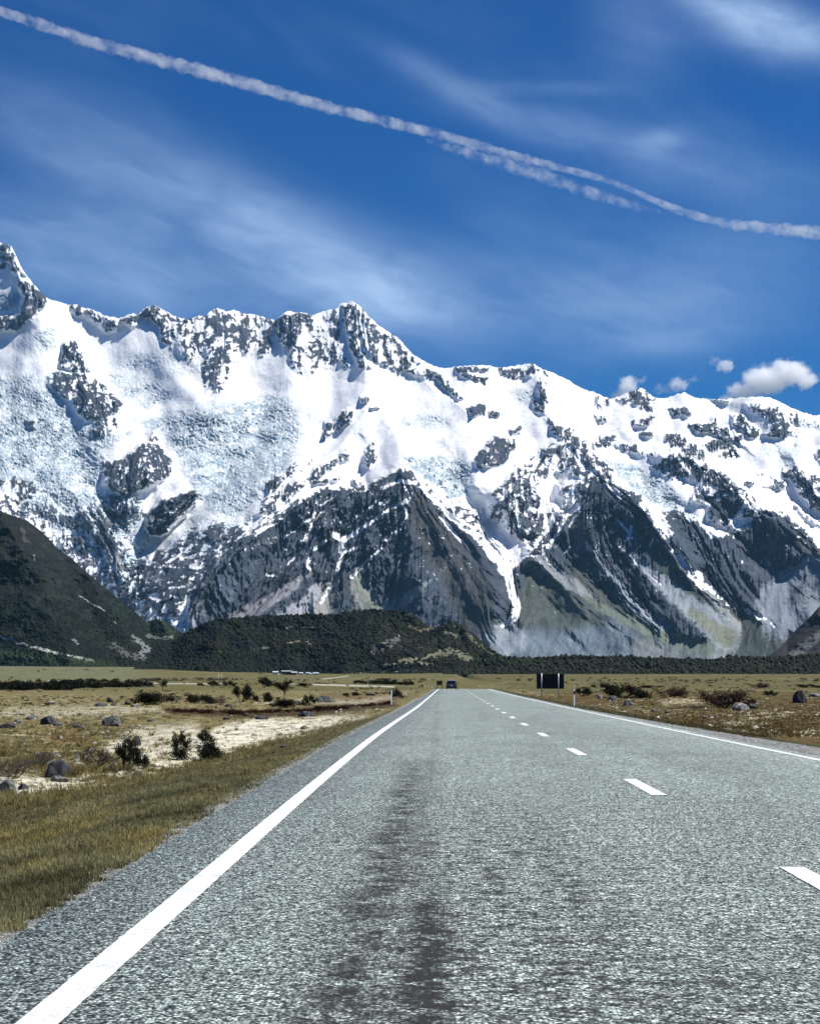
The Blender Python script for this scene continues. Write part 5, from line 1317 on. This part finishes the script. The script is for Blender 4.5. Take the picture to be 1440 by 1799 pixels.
R = [
 (98, 1366, 72, 36, 'large dark boulder with pale lichen beside the green verge on the left', 5),
 (104, 1374, 40, 14, 'low flat stone against the front of the large dark boulder', 2),
 (6, 1396, 50, 34, 'bluish lichen covered boulder cut by the left edge', 0),
 (40, 1388, 22, 14, 'dark stone to the right of the bluish boulder at the left edge', 5),
 (197, 1276, 36, 24, 'grey and black boulder alone in yellow grass, middle of the left flats', 1),
 (240, 1310, 19, 22, 'upright pointed dark stone behind the tallest dark bush', 5),
 (264, 1268, 17, 8, 'small grey stone right of the grey and black boulder', 2),
 (55, 1264, 27, 10, 'smooth low grey stone left of the dark cluster', 3),
 (83, 1273, 31, 19, 'black humped stone in the middle of the left cluster', 5),
 (101, 1275, 18, 9, 'pale edged stone touching the black humped one', 4),
 (136, 1279, 20, 9, 'small round dark stone right of the left cluster', 7),
 (10, 1280, 34, 14, 'dark flat stones at the left edge of the flats', 7),
 (30, 1270, 16, 8, 'small grey stone between the edge stones and the smooth one', 4),
 (193, 1234, 14, 10, 'little peaked dark stone in the far cluster on the left', 5),
 (176, 1241, 26, 9, 'low wide stone in the far cluster on the left', 1),
 (200, 1240, 12, 7, 'small stone just right of the peaked dark one', 7),
 (224, 1238, 13, 8, 'brownish stone at the right of the far cluster', 7),
 (88, 1238, 20, 6, 'flat brown stone alone in the far left grass', 7),
 (236, 1242, 18, 6, 'flat stone left of the wide bush with arching twigs', 2),
 (397, 1264, 15, 6, 'dark speckled stone on the pale silt edge', 7),
 (431, 1258, 11, 7, 'small pointed brown stone below the fan shaped bush', 7),
 (460, 1264, 28, 9, 'dark low stone at the top of the pale silt', 5),
 (535, 1281, 17, 7, 'single pale topped stone lying on the silt', 4),
 (536, 1259, 36, 12, 'dark broad stone in the dark red strip', 5),
 (572, 1234, 36, 15, 'rounded arching boulder right of the black upright bush', 3),
 (400, 1242, 16, 7, 'dark stone below the pale green grey bush', 5),
 (242, 1366, 32, 13, 'dark flat stone in front of the tallest dark bush', 5),
 (498, 1313, 20, 5, 'flat sliver of stone at the verge edge near the silt', 7),
 (650, 1222, 22, 7, 'low dark stone left of the left marker post', 7),
 (1103, 1240, 17, 15, 'dark stone with a white top right of the right marker post', 6),
 (1076, 1231, 20, 11, 'angular stone in front of the wide blackish bush', 1),
 (1054, 1227, 12, 8, 'slanted stone between marker post and wide blackish bush', 6),
 (1300, 1248, 36, 17, 'flat topped pale boulder in front of the largest brown bush', 6),
 (1324, 1245, 22, 10, 'ragged stone touching the right of the flat topped boulder', 7),
 (1405, 1235, 30, 28, 'upright block like dark boulder near the right edge', 5),
 (1432, 1224, 22, 8, 'pale stones beside the upright dark boulder', 6),
 (1151, 1251, 18, 7, 'low dark stone near the right edge line of the road', 7),
 (1173, 1253, 14, 6, 'small dark stone right of the low one near the road', 5),
 (1238, 1262, 16, 5, 'flat stone below the largest brown bush', 7),
]
for t in R: boulder(*t)

# ================================================================== posts and signs
MAT_WHITE = plain_mat('white_plastic', (.74, .75, .74), .5, .4, .06, 12)
MAT_BLACK = plain_mat('black_band', (.012, .012, .013), .6, .3, .2, 20)
MAT_REFL = plain_mat('red_reflector', (.35, .03, .02), .25, .5, .1, 20)
MAT_STEEL = plain_mat('galvanised_steel', (.50, .51, .51), .45, .5, .12, 15, .35)
MAT_SIGNB = plain_mat('dark_sign_back', (.016, .018, .020), .6, .3, .35, 3)
MAT_WOOD = plain_mat('weathered_wood', (.16, .14, .115), .9, .1, .3, 12)
def box(bm, x0, x1, y0, y1, z0, z1, bev=0.0):
    vs = [bm.verts.new((x, y, z)) for z in (z0, z1) for y in (y0, y1) for x in (x0, x1)]
    fs = [(0, 2, 3, 1), (4, 5, 7, 6), (0, 1, 5, 4), (2, 6, 7, 3), (0, 4, 6, 2), (1, 3, 7, 5)]
    ff = [bm.faces.new([vs[i] for i in f]) for f in fs]
    if bev:
        ed = {e for f in ff for e in f.edges}
        bmesh.ops.bevel(bm, geom=list(ed), offset=bev, segments=2, profile=.6, affect='EDGES')
    return bm
def cyl(bm, p, axis, r, L, n=16, r2=None):
    from mathutils import Matrix
    res = bmesh.ops.create_cone(bm, cap_ends=True, segments=n, radius1=r, radius2=r if r2 is None else r2, depth=L)
    q = Vector((0, 0, 1)).rotation_difference(Vector(axis))
    bmesh.ops.transform(bm, matrix=Matrix.Translation(p) @ q.to_matrix().to_4x4(), verts=res['verts'])
def marker_parts():
    b = bmesh.new()   # slightly curved plastic blade with a slanted top
    n = 6; prof = [(-.055 + .11 * i / n, .018 * math.sin(pi * i / n)) for i in range(n + 1)]
    lo = [b.verts.new((x, y, -.1)) for x, y in prof] + [b.verts.new((x, y - .008, -.1)) for x, y in reversed(prof)]
    hi = [b.verts.new((x, y, .98 + .04 * (i / n))) for i, (x, y) in enumerate(prof)] + [b.verts.new((x, y - .008, .98 + .04 * (1 - i / n))) for i, (x, y) in enumerate(reversed(prof))]
    k = len(lo)
    for i in range(k): b.faces.new((lo[i], lo[(i + 1) % k], hi[(i + 1) % k], hi[i]))
    b.faces.new(hi); b.faces.new(list(reversed(lo)))
    me1 = bpy.data.meshes.new('post'); b.to_mesh(me1); b.free(); me1.materials.append(MAT_WHITE)
    b = bmesh.new(); box(b, -.058, .058, -.014, .022, .72, .90, .003); me2 = bpy.data.meshes.new('black_band'); b.to_mesh(me2); b.free(); me2.materials.append(MAT_BLACK)
    b = bmesh.new(); box(b, -.03, .03, -.019, -.0135, .76, .86, .002); me3 = bpy.data.meshes.new('reflector'); b.to_mesh(me3); b.free(); me3.materials.append(MAT_REFL)
    return me1, me2, me3
MK = marker_parts()
def marker(px, py, hpx, label, band=True, rz=0.6):
    p = hit(np.array(float(px)), np.array(float(py))); m = p[1] / FOC
    e = empty('marker_post', tuple(p), rz, label, 'marker post', 'white roadside marker posts')
    s = hpx * m; e.scale = (min(s * 1.25, 1.6), s, s)
    link('post', MK[0], e)
    if band: link('black_band', MK[1], e); link('reflector', MK[2], e)
marker(688, 1238, 25, 'nearest white marker post on the left verge', False)
marker(1009, 1241, 30, 'nearest marker post on the right with a dark band near its top', True)
marker(747, 1210, 12, 'tallest of the three small marker posts left of the road crest')
marker(753, 1209, 10, 'middle one of the three small marker posts left of the crest')
marker(759.5, 1208.5, 8, 'smallest and rightmost of the three marker posts left of the crest')
marker(646, 1206, 7, 'marker post at the right end of the pale road bend')
marker(589, 1204, 4, 'marker post in the middle of the pale road bend')
marker(886, 1211, 10, 'marker post left of the big black sign, nearer to it')
marker(865.5, 1208, 8, 'marker post on the right where the road meets the crest')
marker(842, 1207, 6, 'furthest marker post right of the car')
marker(1195, 1195, 6, 'lone white post far out on the right flats')
marker(329, 1201, 6, 'lone white post far out on the left flats by the pale track')
# big sign seen from behind
pa = hit(np.array(951.), np.array(1224.)); pb = hit(np.array(981.), np.array(1229.))
s_ang = math.atan2(pb[1] - pa[1], pb[0] - pa[0])
D0 = (pa[1] + pb[1]) / 2; mid = (pa + pb) / 2
rt = math.hypot(*(pb - pa)[:2])
D0 = 172.; mpx = D0 / FOC
cx = at_depth(966.0, 1226.0, D0); gz = float(ground_z(cx[0], D0))
z_top = at_depth(966., 1184., D0)[2]; z_bot = at_depth(966., 1210., D0)[2]
e = empty('road_sign', (cx[0], D0, gz), radians(-14), 'big black road sign seen from behind on two white posts', 'road sign')
hw = 47 * mpx / 2 / cos(radians(14)); px_half = 15 * mpx
b = bmesh.new(); box(b, -hw, hw, .06, .075, z_bot - gz, z_top - gz, .004); bm_obj('panel', b, MAT_SIGNB, e)
b = bmesh.new(); box(b, -hw + .05, hw - .05, .035, .059, z_bot - gz + .25, z_bot - gz + .31); bm_obj('rail', b, MAT_SIGNB, e)
b = bmesh.new(); box(b, -hw + .05, hw - .05, .035, .059, z_top - gz - .31, z_top - gz - .25); bm_obj('rail', b, MAT_SIGNB, e)
for s in (-1, 1):
    b = bmesh.new(); cyl(b, (s * px_half, 0, (z_top - gz) / 2 - .1), (0, 0, 1), .055, z_top - gz + .3); o = bm_obj('post', b, MAT_WHITE, e, True)
    for zz in (z_bot - gz + .28, z_top - gz - .28):
        b = bmesh.new(); cyl(b, (0, 0, 0), (0, 0, 1), .066, .05); k = bm_obj('clamp', b, MAT_STEEL, o, True); k.location = (s * px_half, 0, zz)
# small sign left of the car
Ds = 322.; m2 = Ds / FOC
cs = at_depth(772., 1207., Ds); g2 = float(road_z(Ds)) - .3
zt = at_depth(772., 1196., Ds)[2]; zb = at_depth(772., 1203.5, Ds)[2]
e = empty('road_sign', (cs[0], Ds, g2), radians(8), 'small dark sign on two posts just left of the car', 'road sign')
b = bmesh.new(); box(b, -5.2 * m2, 5.2 * m2, .05, .07, zb - g2, zt - g2, .004); bm_obj('panel', b, plain_mat('brown_sign_back', (.045, .040, .028), .7, .2), e)
for s in (-1, 1):
    b = bmesh.new(); box(b, s * 4.2 * m2 - .06, s * 4.2 * m2 + .06, -.05, .05, -.3, zt - g2 + .06, .005); bm_obj('post', b, MAT_WOOD, e)
b = bmesh.new(); box(b, -5.2 * m2, 5.2 * m2, .02, .05, zt - g2 - .12, zt - g2 + .03, .004); bm_obj('top_rail', b, MAT_WOOD, e)
# two thin poles in front of the moraine hill
for px_, lab in ((384.5, 'left one of the two thin grey poles standing close together'), (389.5, 'right one of the two thin grey poles standing close together')):
    p = hit(np.array(px_), np.array(1199.)); h = 15 * p[1] / FOC
    b = bmesh.new(); cyl(b, (0, 0, h / 2 - .2), (0, 0, 1), .16, h + .4, 10, .12)
    tag(bm_obj('pole', b, MAT_STEEL, None, True, tuple(p)), lab, 'pole', 'pair of thin poles')

# ================================================================== the car ahead
def car_paint():
    m, nt, bb = new_mat('navy_car_paint')
    bb.inputs['Base Color'].default_value = (.020, .022, .048, 1); bb.inputs['Roughness'].default_value = .28
    bb.inputs['Coat Weight'].default_value = .8; bb.inputs['Coat Roughness'].default_value = .05; bb.inputs['Metallic'].default_value = .35
    return m
MAT_CAR = car_paint()
MAT_GLASS = plain_mat('dark_tinted_glass', (.010, .011, .018), .06, .8, .02, 4)
MAT_TYRE = plain_mat('tyre_rubber', (.016, .016, .017), .85, .2, .2, 20)
MAT_ALLOY = plain_mat('alloy_wheel', (.42, .43, .45), .3, .6, .05, 20, .8)
MAT_TAIL = plain_mat('red_tail_lamp', (.40, .02, .02), .2, .6, .1, 20)
MAT_CHROME = plain_mat('chrome', (.75, .76, .78), .12, .6, .03, 20, 1.0)
MAT_TRIM = plain_mat('black_trim', (.02, .02, .021), .6, .3, .1, 20)
def build_car():
    Dc = 338.0
    p = at_depth(793.2, 1207., Dc)
    e = empty('suv', (p[0], Dc, float(road_z(Dc)) + .0), radians(-1.2), 'dark navy sport utility vehicle driving away over the crest of the road', 'car')
    # body as cross sections along y (rear at y=-2.3)
    secs = [(-2.32, .40, 1.02, .80), (-2.30, .34, 1.12, .88), (-2.20, .30, 1.18, .93), (-1.6, .28, 1.20, .95), (0, .28, 1.16, .96), (1.2, .28, 1.10, .95), (1.45, .30, 1.06, .94), (2.15, .34, .98, .90), (2.32, .42, .82, .80)]
    bm = bmesh.new(); rings = []
    for y, zb_, zt_, w in secs:
        pr = [(-w * .92, zb_), (-w, zb_ + .14), (-w, zt_ - .16), (-w * .94, zt_ - .03), (-w * .86, zt_), (w * .86, zt_), (w * .94, zt_ - .03), (w, zt_ - .16), (w, zb_ + .14), (w * .92, zb_)]
        rings.append([bm.verts.new((x, y, z)) for x, z in pr])
    for a, b_ in zip(rings, rings[1:]):
        for i in range(10): bm.faces.new((a[i], a[(i + 1) % 10], b_[(i + 1) % 10], b_[i]))
    bm.faces.new(list(reversed(rings[0]))); bm.faces.new(rings[-1])
    bm_obj('body', bm, MAT_CAR, e, False)
    # cabin
    bm = bmesh.new(); rings = []
    for y, z0, z1, w0, w1 in [(-2.16, 1.14, 1.16, .84, .80), (-1.86, 1.14, 1.66, .88, .68), (-1.65, 1.14, 1.74, .88, .70), (-.6, 1.14, 1.80, .90, .73), (.25, 1.14, 1.76, .90, .71), (1.15, 1.08, 1.12, .88, .80)]:
        pr = [(-w0, z0), (-w1 - .03, z1 - .10), (-w1 + .06, z1), (w1 - .06, z1), (w1 + .03, z1 - .10), (w0, z0)]
        rings.append([bm.verts.new((x, y, z)) for x, z in pr])
    for a, b_ in zip(rings, rings[1:]):
        for i in range(6): bm.faces.new((a[i], a[(i + 1) % 6], b_[(i + 1) % 6], b_[i]))
    bm.faces.new(list(reversed(rings[0]))); bm.faces.new(rings[-1])
    bm_obj('cabin', bm, MAT_CAR, e, False)
    def quad_prism(name, pts, mat, off=.006, parent=e):
        bm = bmesh.new(); a = [Vector(q) for q in pts]; n = (a[1] - a[0]).cross(a[2] - a[0]).normalized()
        lo = [bm.verts.new(q - n * .01) for q in a]; hi = [bm.verts.new(q + n * off) for q in a]
        bm.faces.new(hi); bm.faces.new(list(reversed(lo)))
        for i in range(len(a)): j = (i + 1) % len(a); bm.faces.new((lo[i], lo[j], hi[j], hi[i]))
        return bm_obj(name, bm, mat, parent)
    quad_prism('rear_window', [(-.76, -2.12, 1.22), (.76, -2.12, 1.22), (.62, -1.90, 1.60), (-.62, -1.90, 1.60)], MAT_GLASS)
    quad_prism('windscreen', [(.78, 1.06, 1.15), (-.78, 1.06, 1.15), (-.66, .33, 1.68), (.66, .33, 1.68)], MAT_GLASS)
    for s in (-1, 1):
        for y0, y1 in ((-1.75, -.95), (-.88, -.02), (.05, .62)):
            q = [(s * .885, y0, 1.20), (s * .885, y1, 1.20), (s * .765, min(y1, .30), 1.58), (s * .765, y0 + .06, 1.58)]
            quad_prism('side_window', q if s > 0 else list(reversed(q)), MAT_GLASS)
        q = [(s * .80 - .12, -2.325, .82), (s * .80 + .08, -2.30, .82), (s * .80 + .08, -2.29, 1.10), (s * .80 - .10, -2.315, 1.10)]
        quad_prism('tail_lamp', q, MAT_TAIL, .03)
        quad_prism('headlamp', [(s * .74 + .14, 2.27, .72), (s * .74 - .14, 2.31, .72), (s * .74 - .14, 2.25, .88), (s * .74 + .14, 2.2, .88)], MAT_CHROME, .02)
        b = bmesh.new(); box(b, min(s * .93, s * 1.13), max(s * .93, s * 1.13), .62, .74, 1.10, 1.26, .02); bm_obj('wing_mirror', b, MAT_CAR, e)
        b = bmesh.new(); box(b, s * .60 - .02, s * .60 + .02, -1.5, .1, 1.80, 1.84, .008); bm_obj('roof_rail', b, MAT_CHROME, e)
        for y in (-1.42, 1.42):
            b = bmesh.new(); cyl(b, (0, 0, 0), (1, 0, 0), .37, .24, 28); w = bm_obj('wheel', b, MAT_TYRE, e, False); w.location = (s * .86, y, .37)
            b = bmesh.new(); cyl(b, (s * .125, 0, 0), (1, 0, 0), .24, .02, 20); bm_obj('rim', b, MAT_ALLOY, w)
    b = bmesh.new(); box(b, -.84, .84, -2.40, -2.28, .34, .62, .03); bm_obj('rear_bumper', b, MAT_TRIM, e)
    b = bmesh.new(); box(b, -.26, .26, -2.345, -2.325, .72, .84, .003); bm_obj('number_plate', b, MAT_WHITE, e)
    b = bmesh.new(); box(b, -.55, .55, -1.98, -1.72, 1.69, 1.73, .012); bm_obj('rear_spoiler', b, MAT_WHITE if False else MAT_CHROME, e)
    b = bmesh.new(); box(b, -.60, .60, -2.345, -2.325, .92, .955, .004); bm_obj('chrome_strip', b, MAT_CHROME, e)
build_car()

# ================================================================== far village and parked vans
MAT_ROOFW = plain_mat('pale_metal_roof', (.48, .52, .54), .5, .3, .12, .3)
MAT_ROOFG = plain_mat('green_grey_roof', (.30, .38, .37), .45, .4, .12, .3)
MAT_WALLW = plain_mat('white_wall', (.60, .60, .57), .8, .2, .1, .4)
MAT_WALLB = plain_mat('brown_wall', (.10, .085, .07), .8, .2, .1, .4)
def house(px, py, w, h, depth, label, roof, wall, rz, D=2560.):
    m = D / FOC; p = at_depth(px, py, D); W = w * m / 2; Hh = h * m; dd = depth / 2
    e = empty('house', tuple(p), rz, label, 'building', 'pale roofed village buildings at the foot of the hill')
    we = Hh * .45
    bm = bmesh.new(); box(bm, -W, W, -dd, dd, -3.0, we); bm_obj('wall', bm, wall, e)
    bm = bmesh.new(); o = .5
    v = [bm.verts.new(q) for q in ((-W - o, -dd - o, we - .1), (W + o, -dd - o, we - .1), (W + o, 0, Hh), (-W - o, 0, Hh), (-W - o, dd + o, we - .1), (W + o, dd + o, we - .1))]
    for f in ((0, 1, 2, 3), (3, 2, 5, 4), (0, 3, 4), (1, 5, 2), (0, 4, 5, 1)): bm.faces.new([v[i] for i in f])
    bm_obj('roof', bm, roof, e)
    k = max(2, int(W / 2.2))
    for i in range(k):
        x = -W + 2 * W * (i + .5) / k
        b = bmesh.new(); box(b, x - .6, x + .6, -dd - .06, -dd + .02, .4, max(.9, we - .3)); bm_obj('window', b, MAT_GLASS, e)
for a in (
 (484, 1182.5, 9, 3.5, 9, 'small white building furthest left in the village', MAT_ROOFW, MAT_WALLW, .1),
 (487, 1186.5, 9, 2.8, 8, 'low white building below the furthest left one', MAT_ROOFW, MAT_WALLW, -.1),
 (504, 1181.0, 17, 3.2, 10, 'long pale green roofed building at the top of the village', MAT_ROOFG, MAT_WALLB, -.08),
 (503, 1185.5, 12, 4.2, 10, 'building with an arched looking pale roof in the front row', MAT_ROOFG, MAT_WALLB, .12),
 (516, 1183.0, 11, 3.2, 9, 'white roofed building right of the long green roof', MAT_ROOFW, MAT_WALLB, -.15),
 (529, 1183.6, 6, 2.5, 8, 'little white building in the middle gap of the village', MAT_ROOFW, MAT_WALLW, .1),
 (541, 1183.4, 6, 2.5, 7, 'first small white building right of the middle gap', MAT_ROOFW, MAT_WALLW, 0),
 (547, 1184.8, 3.5, 2.4, 5, 'narrow white hut between the two right hand buildings', MAT_ROOFW, MAT_WALLW, 0),
 (555, 1184.0, 9, 2.8, 8, 'white building furthest right in the village', MAT_ROOFW, MAT_WALLW, .05)):
    house(*a)
def van(px, py, L, label, rz):
    p = hit(np.array(float(px)), np.array(float(py)))
    e = empty('camper_van', tuple(p), rz, label, 'van', 'white camper vans parked on the far grass'); e.scale = (L * p[1] / FOC / 5.4,) * 3
    bm = bmesh.new(); rings = []
    for x, z0, z1, w in ((-2.7, .45, 2.0, .92), (-2.62, .4, 2.35, .98), (1.2, .4, 2.4, .98), (1.75, .4, 2.2, .96), (2.2, .4, 1.35, .94), (2.7, .45, 1.05, .86)):
        rings.append([bm.verts.new(q) for q in ((x, -w, z0), (x, -w, z1 - .12), (x, -w + .12, z1), (x, w - .12, z1), (x, w, z1 - .12), (x, w, z0))])
    for a, b_ in zip(rings, rings[1:]):
        for i in range(6): bm.faces.new((a[i], a[(i + 1) % 6], b_[(i + 1) % 6], b_[i]))
    bm.faces.new(list(reversed(rings[0]))); bm.faces.new(rings[-1]); bm_obj('body', bm, MAT_WHITE, e)
    for x0, x1 in ((-2.2, -1.2), (-.9, .2), (.6, 1.6)):
        b = bmesh.new(); box(b, x0, x1, -.985, -.975, 1.35, 1.9); bm_obj('window', b, MAT_GLASS, e)
    for x in (-1.7, 1.7):
        for s in (-1, 1):
            b = bmesh.new(); cyl(b, (x, s * .88, .36), (0, 1, 0), .36, .22, 16); bm_obj('wheel', b, MAT_TYRE, e)
van(448, 1195, 5, 'white camper van furthest left on the far grass', .1)
van(483, 1194.5, 3.6, 'white camper van below the left end of the village', .4)
van(513.5, 1192.2, 4, 'white camper van second from the right edge of the village front', -.1)
van(525.5, 1194.2, 5, 'largest of the white camper vans below the village', .2)
van(546.5, 1193.6, 3, 'small white camper van right of the largest one', .5)
van(572.5, 1191.2, 3.2, 'white camper van at the start of the short pale track', .3)

# ================================================================== clouds and contrail, far beyond the haze
def vapour(name, dens, scale, lo, hi, step):
    mat = bpy.data.materials.new(name); mat.use_nodes = True; nt = mat.node_tree; nt.nodes.clear()
    o = N(nt, 'ShaderNodeOutputMaterial'); vs = N(nt, 'ShaderNodeVolumePrincipled'); vs.inputs['Color'].default_value = (1, 1, 1, 1); vs.inputs['Anisotropy'].default_value = .1
    n = pos_noise(nt, scale, 5, .65)
    nt.links.new(M_(nt, 'MULTIPLY', RNG(nt, n, lo, hi), dens), vs.inputs['Density']); nt.links.new(vs.outputs[0], o.inputs['Volume'])
    mat.cycles.volume_step_rate = step
    return mat
def trail_tube(pts, half, D0, seed, lump):
    """a long tube of vapour through the sky directions pts; half is its half width in px there"""
    q = np.array(pts, float); d = np.r_[0, np.cumsum(np.hypot(*np.diff(q, axis=0).T))]
    n = int(d[-1] / 1.6); s = np.linspace(0, d[-1], n)
    px = np.interp(s, d, q[:, 0]); py = np.interp(s, d, q[:, 1])
    for _ in range(60): px[1:-1] = (px[:-2] + px[1:-1] * 2 + px[2:]) / 4; py[1:-1] = (py[:-2] + py[1:-1] * 2 + py[2:]) / 4
    py = py + 1.5 * fbm(px * .02, px * 0, 3, seed)
    hw = np.interp(px, [h[0] for h in half], [h[1] for h in half])
    D = D0 + 3.0 * (px - 720); m = 14
    a = np.linspace(0, 2 * pi, m, endpoint=False)
    r = hw[:, None] * (1 + lump * fbm(s[:, None] * .055, np.cos(a)[None] * 1.2 + 3, 4, seed + 1) + lump * .15 * fbm(s[:, None] * .3, np.sin(a)[None] * 1.5, 2, seed + 2))
    r = np.maximum(r, .3)
    P = at_depth(px[:, None] + 0 * r, py[:, None] - r * np.sin(a)[None], D[:, None] + r * np.cos(a)[None] * D[:, None] / FOC)
    i = np.arange(n - 1)[:, None] * m; j = np.arange(m)[None]
    F = np.stack([i + j, i + (j + 1) % m, i + m + (j + 1) % m, i + m + j], -1).reshape(-1, 4)
    V = np.concatenate([P.reshape(-1, 3), P[0].mean(0)[None], P[-1].mean(0)[None]])
    e1 = np.array([[n * m, (k + 1) % m, k, k] for k in range(m)]); e2 = np.array([[n * m + 1, (n - 1) * m + k, (n - 1) * m + (k + 1) % m, (n - 1) * m + (k + 1) % m] for k in range(m)])
    bm = bmesh.new(); vs = [bm.verts.new(v) for v in V]
    for f in F: bm.faces.new([vs[k] for k in f])
    for k in range(m):
        bm.faces.new((vs[n * m], vs[(k + 1) % m], vs[k])); bm.faces.new((vs[n * m + 1], vs[(n - 1) * m + k], vs[(n - 1) * m + (k + 1) % m]))
    bmesh.ops.recalc_face_normals(bm, faces=bm.faces)
    return bm
ct = empty('contrail', tuple(at_depth(720., 223., 26000.)), 0, 'long white vapour trail slanting down across the blue sky', 'contrail')
def in_ct(o): o.parent = ct; o.matrix_parent_inverse = ct.matrix_world.inverted(); o.location = -ct.location; return o
TR = [(-160, -42), (-60, -6), (0, 20), (80, 45), (150, 71), (250, 98), (350, 124), (430, 146), (500, 166), (570, 187), (640, 204), (700, 219), (760, 233), (830, 252),
      (900, 272), (980, 294), (1060, 314), (1110, 334), (1170, 362), (1230, 382), (1280, 394), (1360, 402), (1440, 409), (1560, 416)]
in_ct(bm_obj('main_trail', trail_tube(TR, [(-60, 9.5), (0, 9.5), (150, 11.5), (400, 12.5), (700, 10), (1000, 7), (1100, 6), (1250, 8.5), (1440, 12)], 26000, 851, .75), vapour('trail_vapour', .0066, .0050, .28, .80, .012)))
in_ct(bm_obj('drifting_wisp', trail_tube([(748, 246), (800, 262), (860, 280), (930, 300), (1000, 326), (1060, 346), (1110, 362), (1160, 372)], [(748, 4), (800, 10), (900, 14), (1000, 13), (1100, 9), (1160, 3)], 26300, 861, 1.1), vapour('wisp_vapour', .0036, .0060, .36, .80, .02)))

def cloud(puffs, D, label, seed, dens=.022):
    """cumulus: a closed hull filled with vapour whose density is cut by noise"""
    c = np.mean([(p[0], p[1]) for p in puffs], 0); m = D / FOC
    ctr = at_depth(c[0], c[1], D)
    bm = bmesh.new()
    xs = [(p[0] - p[2] - c[0]) * m * 1.25 for p in puffs] + [(p[0] + p[2] - c[0]) * m * 1.25 for p in puffs]
    zs = [(c[1] - p[1] - p[3]) * m * 1.25 for p in puffs] + [(c[1] - p[1] + p[3]) * m * 1.25 for p in puffs]
    dep = max(p[3] for p in puffs) * m * 1.3
    box(bm, min(xs), max(xs), -dep, dep, min(zs), max(zs))
    mat = bpy.data.materials.new('cumulus_vapour'); mat.use_nodes = True; nt = mat.node_tree; nt.nodes.clear()
    o = N(nt, 'ShaderNodeOutputMaterial'); vs = N(nt, 'ShaderNodeVolumePrincipled'); vs.inputs['Color'].default_value = (1, 1, 1, 1); vs.inputs['Anisotropy'].default_value = .5
    tcn = N(nt, 'ShaderNodeTexCoord'); acc = None
    nz = N(nt, 'ShaderNodeTexNoise', in_Scale=.014, in_Detail=6.0, in_Roughness=.66); nt.links.new(tcn.outputs['Object'], nz.inputs[0])
    wob = N(nt, 'ShaderNodeVectorMath', operation='SCALE'); sb = N(nt, 'ShaderNodeVectorMath', operation='SUBTRACT'); nt.links.new(nz.outputs['Color'], sb.inputs[0]); sb.inputs[1].default_value = (.5, .5, .5)
    nt.links.new(sb.outputs[0], wob.inputs[0]); wob.inputs['Scale'].default_value = 175.
    pos = N(nt, 'ShaderNodeVectorMath', operation='ADD'); nt.links.new(tcn.outputs['Object'], pos.inputs[0]); nt.links.new(wob.outputs[0], pos.inputs[1])
    for p in puffs:
        s1 = N(nt, 'ShaderNodeVectorMath', operation='SUBTRACT'); nt.links.new(pos.outputs[0], s1.inputs[0]); s1.inputs[1].default_value = ((p[0] - c[0]) * m, 0, (c[1] - p[1]) * m)
        s2 = N(nt, 'ShaderNodeVectorMath', operation='DIVIDE'); nt.links.new(s1.outputs[0], s2.inputs[0]); s2.inputs[1].default_value = (p[2] * m, p[3] * m * 1.0, p[3] * m)
        ln = N(nt, 'ShaderNodeVectorMath', operation='LENGTH'); nt.links.new(s2.outputs[0], ln.inputs[0])
        v = RNG(nt, ln.outputs['Value'], 1.0, .55, 0, p[4] if len(p) > 4 else 1.0)
        acc = v if acc is None else M_(nt, 'MAXIMUM', acc, v)
    nt.links.new(M_(nt, 'MULTIPLY', acc, dens), vs.inputs['Density']); nt.links.new(vs.outputs[0], o.inputs['Volume'])
    ob = bm_obj('cloud', bm, mat, None, False, tuple(ctr)); tag(ob, label, 'cloud', 'small white clouds over the ridge')
cloud([(1345, 668, 48, 30), (1390, 655, 40, 26), (1375, 645, 26, 18), (1310, 688, 40, 20), (1285, 706, 28, 14, .7), (1415, 668, 24, 18)], 14200., 'largest white cloud, on the right touching the ridge', 1)
cloud([(1103, 676, 20, 18), (1090, 694, 20, 16, .8), (1125, 668, 16, 7, .4)], 14200., 'small white cloud rising behind the ridge at the left of the row', 2)
cloud([(1192, 674, 22, 13, .8), (1218, 666, 18, 6, .4), (1168, 684, 24, 10, .3)], 14200., 'thin wispy cloud in the middle of the row', 3, .018)
cloud([(1275, 641, 18, 13, .9), (1255, 634, 14, 7, .3)], 14200., 'smallest cloud floating free above the others', 4, .018)
